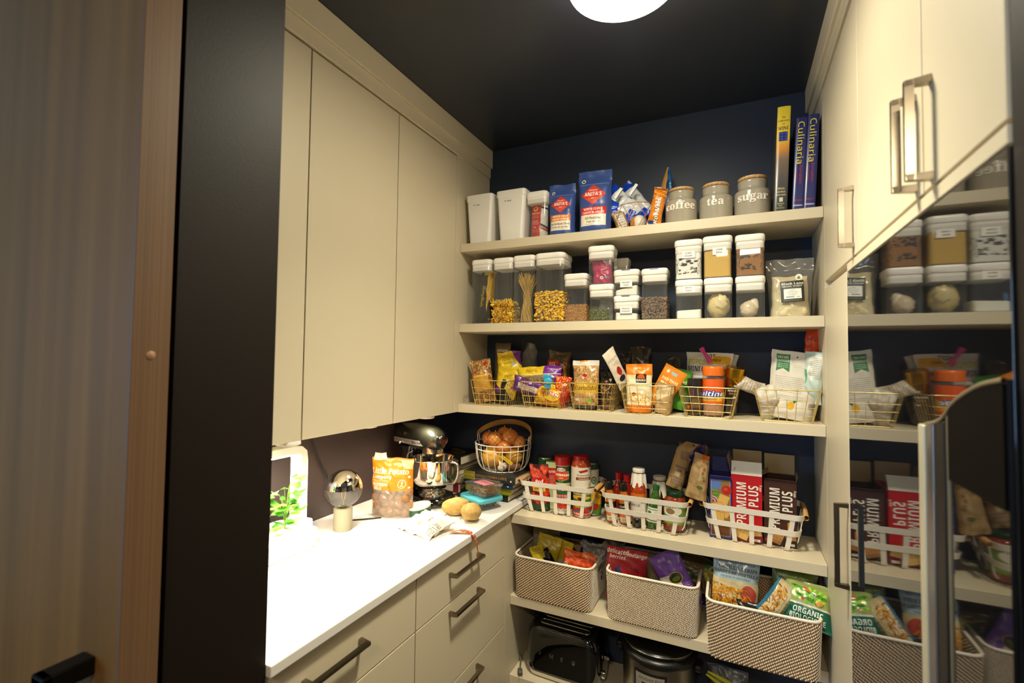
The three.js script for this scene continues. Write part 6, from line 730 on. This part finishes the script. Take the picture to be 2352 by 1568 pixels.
{ // stand mixer, head along local +x
  const o = thing('stand_mixer', 'glossy black stand mixer with steel bowl', 'mixer', [-0.135, CT, 0.40], -0.3), blk = M('#12130f', 0.1, 0, { clearcoat: 1, clearcoatRoughness: 0.04 });
  const foot = (s, y) => at(ring(0.34 * s, 0.2 * s, 0.095 * s, 8).map(p => [p[0] + 0.02, p[1] * (p[0] < -0.02 ? 0.8 : 1)]), y);
  part('base', loft([foot(0.98, 0.001), foot(1, 0.008), foot(0.98, 0.028), foot(0.9, 0.04)], 3), blk, o);
  part('column', loft([[0.13, 0.12, 0.035], [0.1, 0.1, 0.08], [0.085, 0.085, 0.15], [0.09, 0.085, 0.22], [0.12, 0.095, 0.25]].map(([w, d, y]) => at(ring(w, d, 0.035, 6).map(p => [p[0] - 0.1, p[1]]), y)), 3), blk, o);
  const hs = [[-0.185, 0.02, 0.31], [-0.178, 0.042, 0.31], [-0.16, 0.056, 0.309], [-0.12, 0.063, 0.308], [-0.04, 0.066, 0.306], [0.04, 0.064, 0.302], [0.09, 0.058, 0.298], [0.12, 0.047, 0.294], [0.135, 0.032, 0.292]];
  const head = part('head', loft(hs.map(([x, r, y]) => Array.from({ length: 28 }, (_, i) => { const a = i / 28 * TAU, cc = Math.cos(a), ss = Math.sin(a), k = Math.pow(Math.pow(Math.abs(cc), 2.6) + Math.pow(Math.abs(ss), 2.6), -1 / 2.6); return [x, y + r * 0.98 * k * ss, r * 0.98 * k * cc]; })), 3), M('#2a2b22', 0.3, 0.5, { clearcoat: 1, clearcoatRoughness: 0.06 }), o);
  const band = P(512, 64, (c, w, h) => { F(c, '#b9b6ae', 0, 0, w, h); lines(c, '#6a675f', 20, 12, 60, 3, 12, 3, 3); for (let i = 0; i < 9; i++) F(c, '#44423c', 170 + i * 12, 26, 3, 12); T(c, 'KitchenAid', 420, 32, 40, '#1a1814', { f: 'serif' }); });
  for (const s of [1]) { const g = new THREE.PlaneGeometry(0.25, 0.024, 16, 1), p = g.attributes.position; for (let i = 0; i < p.count; i++) { const x = p.getX(i), r = 0.0668 - 0.35 * Math.max(0, Math.abs(x + 0.03) - 0.07) ** 2 * 10; p.setXYZ(i, x - 0.03, 0.281 + p.getY(i), Math.min(0.0668, r)); } g.computeVertexNormals(); printed('trim_band', g, band, head, 0.25, 'silver trim band', { metalness: 0.6 }); }
  part('attachment_hub', [cyl(0.021, 0.021, 0.03, 0, 28).rotateZ(-PI / 2).translate(0.128, 0.302, 0)], chrome, head, 'chrome attachment hub'); part('hub_knob', rod([0.15, 0.315, 0.012], [0.165, 0.322, 0.014], 0.006, 10), M('#14120f', 0.3), head); part('speed_knob', sphereish(0.009, 0.009, 0.009, 0, 1, 14).translate(-0.09, 0.272, 0.075), chrome, head); part('pivot_screw', cyl(0.008, 0.008, 0.004, 0, 16).rotateX(PI / 2).translate(-0.06, 0.318, 0.0655), chrome, head);
  part('planetary', lathe([[0.0, 0.232], [0.05, 0.232], [0.052, 0.236], [0.052, 0.262], [0.048, 0.27]], 36).translate(0.075, 0, 0), steel, head, 'steel planetary ring'); part('shaft', [rod([0.075, 0.232, 0], [0.075, 0.17, 0], 0.009, 14), rod([0.075, 0.215, 0], [0.075, 0.205, 0], 0.014, 14)], darkSteel, head);
  const bowl = part('bowl', lathe([[0.0, 0.062], [0.045, 0.063], [0.07, 0.075], [0.09, 0.1], [0.1, 0.135], [0.105, 0.205], [0.109, 0.207], [0.109, 0.211], [0.104, 0.211], [0.0985, 0.135], [0.088, 0.102], [0.068, 0.078], [0.0, 0.066]], 56).translate(0.075, 0, 0), M('#d6d2c8', 0.06, 1), o, 'polished steel bowl');
  part('bowl_foot', lathe([[0.062, 0.04], [0.063, 0.045], [0.052, 0.05], [0.046, 0.06], [0.05, 0.066]], 44).translate(0.075, 0, 0), chrome, bowl);
  part('bowl_handle', tube([[0.175, 0.2, 0.0], [0.215, 0.195, 0.0], [0.222, 0.17, 0.0], [0.214, 0.13, 0.0], [0.196, 0.105, 0.0], [0.168, 0.1, 0.0]].map(([x, y, z]) => { const r = x - 0.075, a = 0.25; return [0.075 + r * Math.cos(a), y, -r * Math.sin(a)]; }), 0.0062, 30, 8), steel, bowl);
  part('bail_arm', tube([[-0.03, 0.235, 0.04], [-0.055, 0.215, 0.052], [-0.058, 0.17, 0.05]], 0.0045, 14, 8), steel, o); part('power_cord', tube([[-0.1, 0.02, 0.07], [-0.13, 0.003, 0.12], [-0.05, 0.003, 0.16]], 0.0035, 16, 6), M('#12100e', 0.5), o);
}
// potatoes and small things
{
  const eye = P(128, 64, (c, w, h) => { F(c, '#b79550', 0, 0, w, h); const q = rng(4); for (let i = 0; i < 90; i++) E_(c, q() > 0.5 ? '#a98543' : '#c4a35e', q() * w, q() * h, 1 + 3 * q(), 1 + 2 * q()); for (let i = 0; i < 9; i++) E_(c, '#7a5a28', q() * w, q() * h, 2, 1.2); });
  for (const [x, y, z, ry, rz, l] of [[0.135, 0.036, 0.53, 0.35, 0.12, 'large yellow potato beside the mixer base'], [0.235, 0.038, 0.57, -0.75, 0.3, 'large yellow potato at the worktop edge by the ribbon']]) { const o = thing('potato', l, 'potato', [x, CT + y, z], ry, 'large potatoes'); o.rotation.z = rz; printed('flesh', sphereish(0.062, 0.037, 0.042, 0.12, x * 10, 28, 1.6), eye, o, 0.6); }
  const o = thing('round_tin', 'low round green tin with a white lid', 'tin', [0.0, CT, 0.605]); lean(o, 0.12, 0.1); o.position.y += 0.008; part('side', cyl(0.05, 0.05, 0.03, 0, 40), M('#23513a', 0.4), o); printed('lid', new THREE.CylinderGeometry(0.0505, 0.0505, 0.007, 40).translate(0, 0.033, 0), P(96, 96, (c) => { F(c, '#d8d3c0', 0, 0, 96, 96); lines(c, '#a8a48c', 22, 30, 50, 4, 10, 3, 3); }), o, 0.4);
  const pk = thing('crumpled_packet', 'crumpled white and clear food packet on the worktop', 'packet', [0.135, CT + 0.004, 0.735], -0.28); lean(pk, -1.32, 0);
  printed('bag', pouch({ w: 0.2, h: 0.16, d: 0.05, seed: 151, amp: 0.016, gusset: false, k: 34 }).translate(0, -0.08, 0.02), P(256, 192, (c, w, h) => { F(c, '#d9d4c8', 0, 0, w, h); F(c, '#efece4', 40, 0, 120, 90); for (let i = 0; i < 40; i++) E_(c, ['#c9a24a', '#8a6a2c', '#d8c48c'][i % 3], 120 + (i * 37) % 110, 80 + (i * 23) % 70, 8, 5, i); F(c, '#c9c3b4', 200, 90, 56, 102); lines(c, '#55504a', 206, 98, 44, 9, 9, 3, 3); F(c, '#23513a', 0, 0, 20, 40); lines(c, '#6a665c', 10, 50, 40, 5, 9, 3, 7); }), pk, 0.3);
  const rb = thing('mesh_ribbon', 'orange printed mesh ribbon hanging over the worktop edge', 'ribbon'); const rp = [[0.24, CT + 0.006, 0.735, 0.014], [0.275, CT + 0.012, 0.715, 0.016], [0.306, CT + 0.005, 0.703, 0.015], [0.325, CT - 0.008, 0.7, 0.012], [0.332, CT - 0.04, 0.694, 0.009], [0.334, CT - 0.075, 0.686, 0.006], [0.336, CT - 0.1, 0.682, 0.002]];
  const pos = [], uv = [], idx = []; rp.forEach(([x, y, z, w], i) => { const n = i > 2 ? 0.4 : 0; pos.push(x, y, z - w, x + n * w, y + 0.003, z + w); uv.push(0, 1 - i / 6, 1, 1 - i / 6); if (i) { const a = (i - 1) * 2; idx.push(a, a + 1, a + 2, a + 1, a + 3, a + 2); } }); const g = new THREE.BufferGeometry(); g.setAttribute('position', new THREE.Float32BufferAttribute(pos, 3)); g.setAttribute('uv', new THREE.Float32BufferAttribute(uv, 2)); g.setIndex(idx); g.computeVertexNormals(); printed('strip', g, P(48, 192, (c, w, h) => { F(c, '#b85a34', 0, 0, w, h); for (let i = 0; i < 14; i++) { E_(c, '#d8c8a8', 14 + (i % 2) * 18, 10 + i * 13, 5, 3); F(c, '#7a2c1c', 0, i * 14, w, 3); } }), rb, 0.5);
}
{ // plastic tubs
  const o = thing('berry_tub', 'clear tub of dark dried fruit with a turquoise lid', 'tub', [0.178, CT, 0.375], -0.43); part('tub', rbox(0.155, 0.125, 0.022, [0.001, 0.004, 0.04], [0.86, 0.9, 1], 1, 5), clear, o); part('lid', loft([[0.97, 0.036], [1.05, 0.037], [1.06, 0.044], [1.05, 0.052], [1.0, 0.055], [0.97, 0.05]].map(([s, y]) => at(ring(0.165 * s, 0.135 * s, 0.026, 6), y)), 2), M('#52aebf', 0.35), o, 'turquoise snap lid');
  stuff('dried_fruit', 'dark dried fruit inside the turquoise-lidded tub', 'fruit', heap(260, 0.115, 0.028, 0.09, 21, q => sphereish(0.0055, 0.0045, 0.006, 0, 1, 6)), M('#2a2018', 0.6), [0.178, CT + 0.003, 0.375], -0.43);
  const s = thing('clamshell_tub', 'clear clamshell of seed crackers with pink label', 'tub', [0.185, CT + 0.055, 0.365], -0.43); part('shell', rbox(0.15, 0.115, 0.016, [0.001, 0.004, 0.045, 0.047, 0.052], [0.85, 0.88, 0.97, 1.06, 1.06], 3, 5), clear, s, 'clear plastic clamshell');
  printed('label', plane(0.09, 0.062).rotateX(-PI / 2).translate(0, 0.0528, 0), P(192, 128, (c, w, h) => { F(c, '#c97a80', 0, 0, w, h); T(c, 'ORGANIC', 108, 40, 34, '#3a2c34'); T(c, 'seeded crisps', 100, 76, 22, '#7a3f9a', { w: 'bold italic' }); }), s, 0.45, 'pink paper label');
  heaped('seed_crackers', 'brown seeded crackers inside the clamshell', 'food', palette('#6a4a28', '#5a3c1e', '#c8a868', '#7a5a30'), [0.185, CT + 0.056, 0.365], -0.43, 520, 0.116, 0.03, 0.086, 23, q => { const g2 = new THREE.OctahedronGeometry(0.0026, 0); g2.scale(1, 0.6, 1.4); return g2; }, 0.004, rbox(0.11, 0.08, 0.01, [0.003, 0.034], [1, 1], 3, 3));
}
// books lying flat: spine towards local +z
function flatBook(name, label, x, y, z, len, th, dep, spine, cover, turn = 0) {
  const o = thing('book', label, 'book', [x, y, z], turn), cm = M(cover, 0.35); part('cover', [b2(-len / 2, len / 2, 0, 0.0028, -dep / 2, dep / 2, 0.0008), b2(-len / 2, len / 2, th - 0.0028, th, -dep / 2, dep / 2, 0.0008)], cm, o); part('page_block', b2(-len / 2 + 0.004, len / 2 - 0.004, 0.0028, th - 0.0028, -dep / 2 + 0.004, dep / 2 - 0.003), M('#d9cdb4', 0.85), o, 'cream page edges');
  printed('spine', plane(len, th, 0, th / 2, dep / 2 + 0.0006), spine, o, 0.35); return o;
}
{
  const black = P(320, 48, (c, w, h) => { F(c, '#14120f', 0, 0, w, h); T(c, 'LAURA', 60, 26, 20, '#c9c2b4'); }), lime = P(320, 48, (c, w, h) => { F(c, '#8a8a1c', 0, 0, w, h); F(c, '#6a6a14', 0, 0, w, 6); T(c, 'garden suppers', 150, 26, 22, '#2a2a10', { f: 'serif' }); }), blue = P(320, 40, (c, w, h) => { F(c, '#1c2a44', 0, 0, w, h); T(c, 'JAMS & TARTS', 130, 20, 24, '#b8c0cc', { f: 'serif', r: PI }); F(c, '#c8802c', 180, 10, 70, 14); E_(c, '#e6e2d8', 288, 20, 5); }), things = P(384, 64, (c, w, h) => { F(c, '#23251f', 0, 0, w, h); F(c, '#8f8420', 0, 0, 84, h); F(c, '#cfc8a8', 82, 0, 4, h); T(c, 'Sur La Table', 42, 26, 15, '#d8cf8c', { w: 'italic', f: 'serif' }); T(c, 'THINGS COOKS LOVE', 200, 28, 25, '#b87a34', { f: 'serif', sx: 0.9 }); T(c, 'Implements, Ingredients, Recipes.', 180, 50, 12, '#a8a498', {}); F(c, '#d8d4c8', 346, 34, 10, 12); });
  flatBook('book', 'black book at the bottom of the pile under the onion basket', 0.135, CT + 0.0005, 0.155, 0.265, 0.03, 0.22, black, '#15130f', -0.02);
  flatBook('book', 'lime green book in the pile under the onion basket', 0.15, CT + 0.031, 0.15, 0.25, 0.032, 0.22, lime, '#7a7a1a', 0.02);
  flatBook('book', 'thin navy book in the pile under the onion basket', 0.155, CT + 0.0635, 0.155, 0.275, 0.022, 0.22, blue, '#1b2840', -0.02);
  flatBook('book', 'dark cookbook with olive spine label directly under the onion basket', 0.163, CT + 0.086, 0.15, 0.29, 0.041, 0.235, things, '#20211c', -0.03);
  const pile = [['thick red and blue book at the bottom of the pile behind the mixer', '#7a1c24', 0.05], ['cream book in the pile behind the mixer', '#b9ab92', 0.035], ['grey book in the pile behind the mixer', '#5a544a', 0.03], ['spiral bound book in the pile behind the mixer', '#8f8574', 0.024], ['black book with yellow cover art on top of the pile behind the mixer', '#17150f', 0.045]]; let y = CT + 0.0005;
  pile.forEach(([l, col, th], i) => { const r = P(256, 40, (c, w, h) => { F(c, col, 0, 0, w, h); if (i === 4) { T(c, 'Nancy Harmon Jenkins', 140, 20, 17, '#b9b4a8', { w: 'italic', f: 'serif' }); } else if (i === 3) for (let k = 0; k < 20; k++) F(c, '#3a362e', 8 + k * 12, 4, 5, 32); else if (i === 0) { F(c, '#e0d8c8', 120, 6, 90, 28); F(c, '#24306a', 40, 6, 50, 28); } }); const b = flatBook('book', l, -0.115 + 0.006 * Math.sin(i * 2), y, 0.128 + 0.004 * Math.cos(i * 3), 0.19, th, 0.215, r, col, 0.06 * Math.sin(i * 1.7) - 0.05); if (i === 4) printed('cover_art', plane(0.13, 0.12).rotateX(-PI / 2).translate(0.0, th + 0.0006, 0.0), P(160, 160, (c, w, h) => { F(c, '#17150f', 0, 0, w, h); E_(c, '#b8a01c', 90, 80, 60, 40, 0.4); E_(c, '#2a2414', 90, 80, 48, 30, 0.4); E_(c, '#8a5a2c', 80, 76, 30, 14, 0.4); F(c, '#c8a81c', 0, 0, 60, 24); }), b, 0.3); y += th + 0.0005; });
}
{ // wire basket with wooden band handle
  const cy = CT + 0.1275, o = thing('wire_basket', 'round white wire basket with a folded wooden band handle', 'basket', [0.178, cy, 0.15]), wm = M('#eae2d2', 0.4);
  const rB = 0.112, rT = 0.142, h = 0.135, N = 22, g = []; for (let i = 0; i < N; i++) { const a = i / N * TAU, c = Math.cos(a), s = Math.sin(a); g.push(tube([[c * 0.02, 0.003, s * 0.02].map((v, k) => k === 1 ? 0.003 : v), [c * rB * 0.86, 0.003, s * rB * 0.86], [c * rB, 0.012, s * rB], [c * (rB + 0.018), 0.05, s * (rB + 0.018)], [c * rT, h, s * rT]], 0.0018, 14, 5)); }
  part('wire_frame', g, wm, o); for (const [yy, r] of [[h, rT], [h - 0.026, rT - 0.003], [0.003, rB * 0.86]]) part('hoop', tube(Array.from({ length: 28 }, (_, i) => [r * Math.cos(i / 28 * TAU), yy, r * Math.sin(i / 28 * TAU)]), 0.0026, 84, 6, true), wm, o);
  for (const s of [-1, 1]) part('handle_loop', tube([[s * rT, h, -0.01], [s * (rT + 0.002), h + 0.035, -0.004], [s * (rT + 0.002), h + 0.035, 0.006], [s * rT, h, 0.012]], 0.002, 16, 6), wm, o);
  const HN = 28, secs = []; for (let i = 0; i <= HN; i++) { const a = PI * i / HN, R0 = 0.152, x = -R0 * Math.cos(a), t = Math.sin(a), y = h + 0.03 + 0.062 * t, z = -0.11 * t; secs.push([[x * 1.0, y - 0.013, z], [x * 1.0, y + 0.013, z + 0.004], [x * 0.975, y + 0.013, z + 0.008], [x * 0.975, y - 0.013, z + 0.004]]); } part('wooden_handle', loft(secs, 3), bambooM, o, 'bent wooden band handle');
  const base = [0.178, cy, 0.15], on = (dx, dy, dz) => [base[0] + dx, base[1] + dy, base[2] + dz];
  const netM = M('#b0401a', 0.6), onionM = [M('#e09c4a', 0.3, 0, { clearcoat: 0.5 }), M('#d68838', 0.3, 0, { clearcoat: 0.5 })];
  const onion = (p, r, i) => { const q = thing('onion', ['', 'netted yellow onion resting over the pale squash', 'netted yellow onion in front of the largest onion', 'largest netted yellow onion at the crown of the heap', 'netted yellow onion beside the wire handle loop over the long squash', 'netted yellow onion at the back under the wooden band handle', 'netted yellow onion half buried beneath the others', 'netted yellow onion pressed against the hoop above the garlic'][i], 'onion', p, i, 'netted onions'); q.rotation.z = 0.3 * Math.sin(i * 3); const pr = []; for (let k = 0; k <= 16; k++) { const a = -PI / 2 + PI * k / 16; pr.push([r * Math.cos(a) * 1, r * 0.92 * Math.sin(a)]); } part('skin', lathe(pr, 24), onionM[i % 2], q); part('stem_tip', cyl(0.004, 0.002, 0.01, r * 0.86, 8), M('#c9a25c', 0.6), q);
    const net = []; for (const dir of [1, -1]) for (let k = 0; k < 9; k++) { const pts = []; for (let s = 0; s <= 10; s++) { const v = -1.15 + 2.3 * s / 10, a = k / 9 * TAU + dir * v * 0.9; pts.push([(r + 0.0008) * Math.cos(v) * Math.cos(a), (r * 0.92 + 0.0008) * Math.sin(v), (r + 0.0008) * Math.cos(v) * Math.sin(a)]); } net.push(tube(pts, 0.0007, 10, 3)); } part('net', net, netM, q, 'red net mesh'); };
  onion(on(-0.065, 0.155, 0.03), 0.037, 1); onion(on(-0.015, 0.158, 0.06), 0.039, 2); onion(on(0.045, 0.165, 0.02), 0.045, 3); onion(on(0.085, 0.142, 0.0), 0.036, 4); onion(on(0.0, 0.175, -0.01), 0.038, 5); onion(on(-0.03, 0.12, 0.0), 0.036, 6); onion(on(0.03, 0.122, 0.055), 0.036, 7);
  const sq = thing('squash', 'pale yellow squash with its blossom end outward in the round basket', 'squash', on(-0.035, 0.066, 0.03), 0.2); part('flesh', sphereish(0.062, 0.056, 0.062, 0.06, 4, 28, 1.5), M('#cf9c40', 0.4), sq); part('blossom_scar', lathe([[0, 0.002], [0.009, 0.0015], [0.011, 0]], 16).rotateX(PI / 2).translate(0.008, -0.012, 0.0605), M('#9a7434', 0.7), sq);
  const s2 = thing('squash', 'long ridged yellow squash lying behind the garlic in the round basket', 'squash', on(0.065, 0.075, 0.01), 0.6); const rg = sphereish(0.045, 0.042, 0.07, 0.05, 6, 30, 1.4), pp = rg.attributes.position; for (let i = 0; i < pp.count; i++) { const a = Math.atan2(pp.getY(i), pp.getX(i)), k = 1 + 0.05 * Math.cos(a * 10); pp.setXYZ(i, pp.getX(i) * k, pp.getY(i) * k, pp.getZ(i)); } rg.computeVertexNormals(); part('flesh', rg, M('#b8862a', 0.45), s2);
  const ga = thing('garlic', 'white garlic bulb at the bottom of the round basket', 'garlic', on(0.032, 0.028, 0.072), 0); const gp = []; for (let k = 0; k <= 14; k++) { const a = -PI / 2 + PI * k / 14; gp.push([Math.max(0.001, 0.024 * Math.cos(a) * (k > 10 ? 0.75 - (k - 10) * 0.09 : 1)), 0.02 * Math.sin(a) + (k > 11 ? 0.006 * (k - 11) : 0)]); } const gg = lathe(gp, 30), g3 = gg.attributes.position; for (let i = 0; i < g3.count; i++) { const a = Math.atan2(g3.getZ(i), g3.getX(i)), k = 1 + 0.06 * Math.abs(Math.cos(a * 4)); g3.setXYZ(i, g3.getX(i) * k, g3.getY(i), g3.getZ(i) * k); } gg.computeVertexNormals(); part('bulb', gg, M('#d9cdb8', 0.6), ga); ga.rotation.z = 0.6;
  const sp = thing('sweet_potato', 'brown sweet potato beside the garlic in the round basket', 'potato', on(0.072, 0.03, 0.045), 0.3); part('flesh', sphereish(0.045, 0.024, 0.026, 0.15, 8, 22, 2), M('#6a4226', 0.7), sp);
  const tg = thing('price_tag', 'yellow plastic produce tag hanging on the onion net', 'tag', on(0.06, 0.083, 0.118), 0.35); tg.rotation.z = -0.62; printed('strip', plane(0.082, 0.016, 0.01, 0, 0), P(160, 32, (c, w, h) => { F(c, '#d8b81c', 0, 0, w, h); T(c, 'DOO', 40, 14, 18, '#22200f'); lines(c, '#5a500f', 74, 8, 76, 2, 10, 4, 3); }), tg, 0.35);
}
{ const o = thing('cord_plug', 'black plug and coiled cord behind the mixer bowl', 'plug', [0.02, CT, 0.3], 0.4); part('plug_body', bx(0.03, 0.022, 0.022, 0, 0.012, 0, 0.006), M('#100e0c', 0.4), o); part('cord', tube([[-0.015, 0.012, 0], [-0.05, 0.02, 0.01], [-0.06, 0.005, -0.03], [-0.02, 0.006, -0.04], [0.03, 0.02, -0.03], [0.06, 0.004, -0.01]], 0.0036, 40, 6), M('#100e0c', 0.45), o); }
scene.traverse(o => { if (o.isMesh) { o.castShadow = o.receiveShadow = true; } if (o.isSpotLight || o.isPointLight) o.castShadow = true; });
renderer.render(scene, camera);
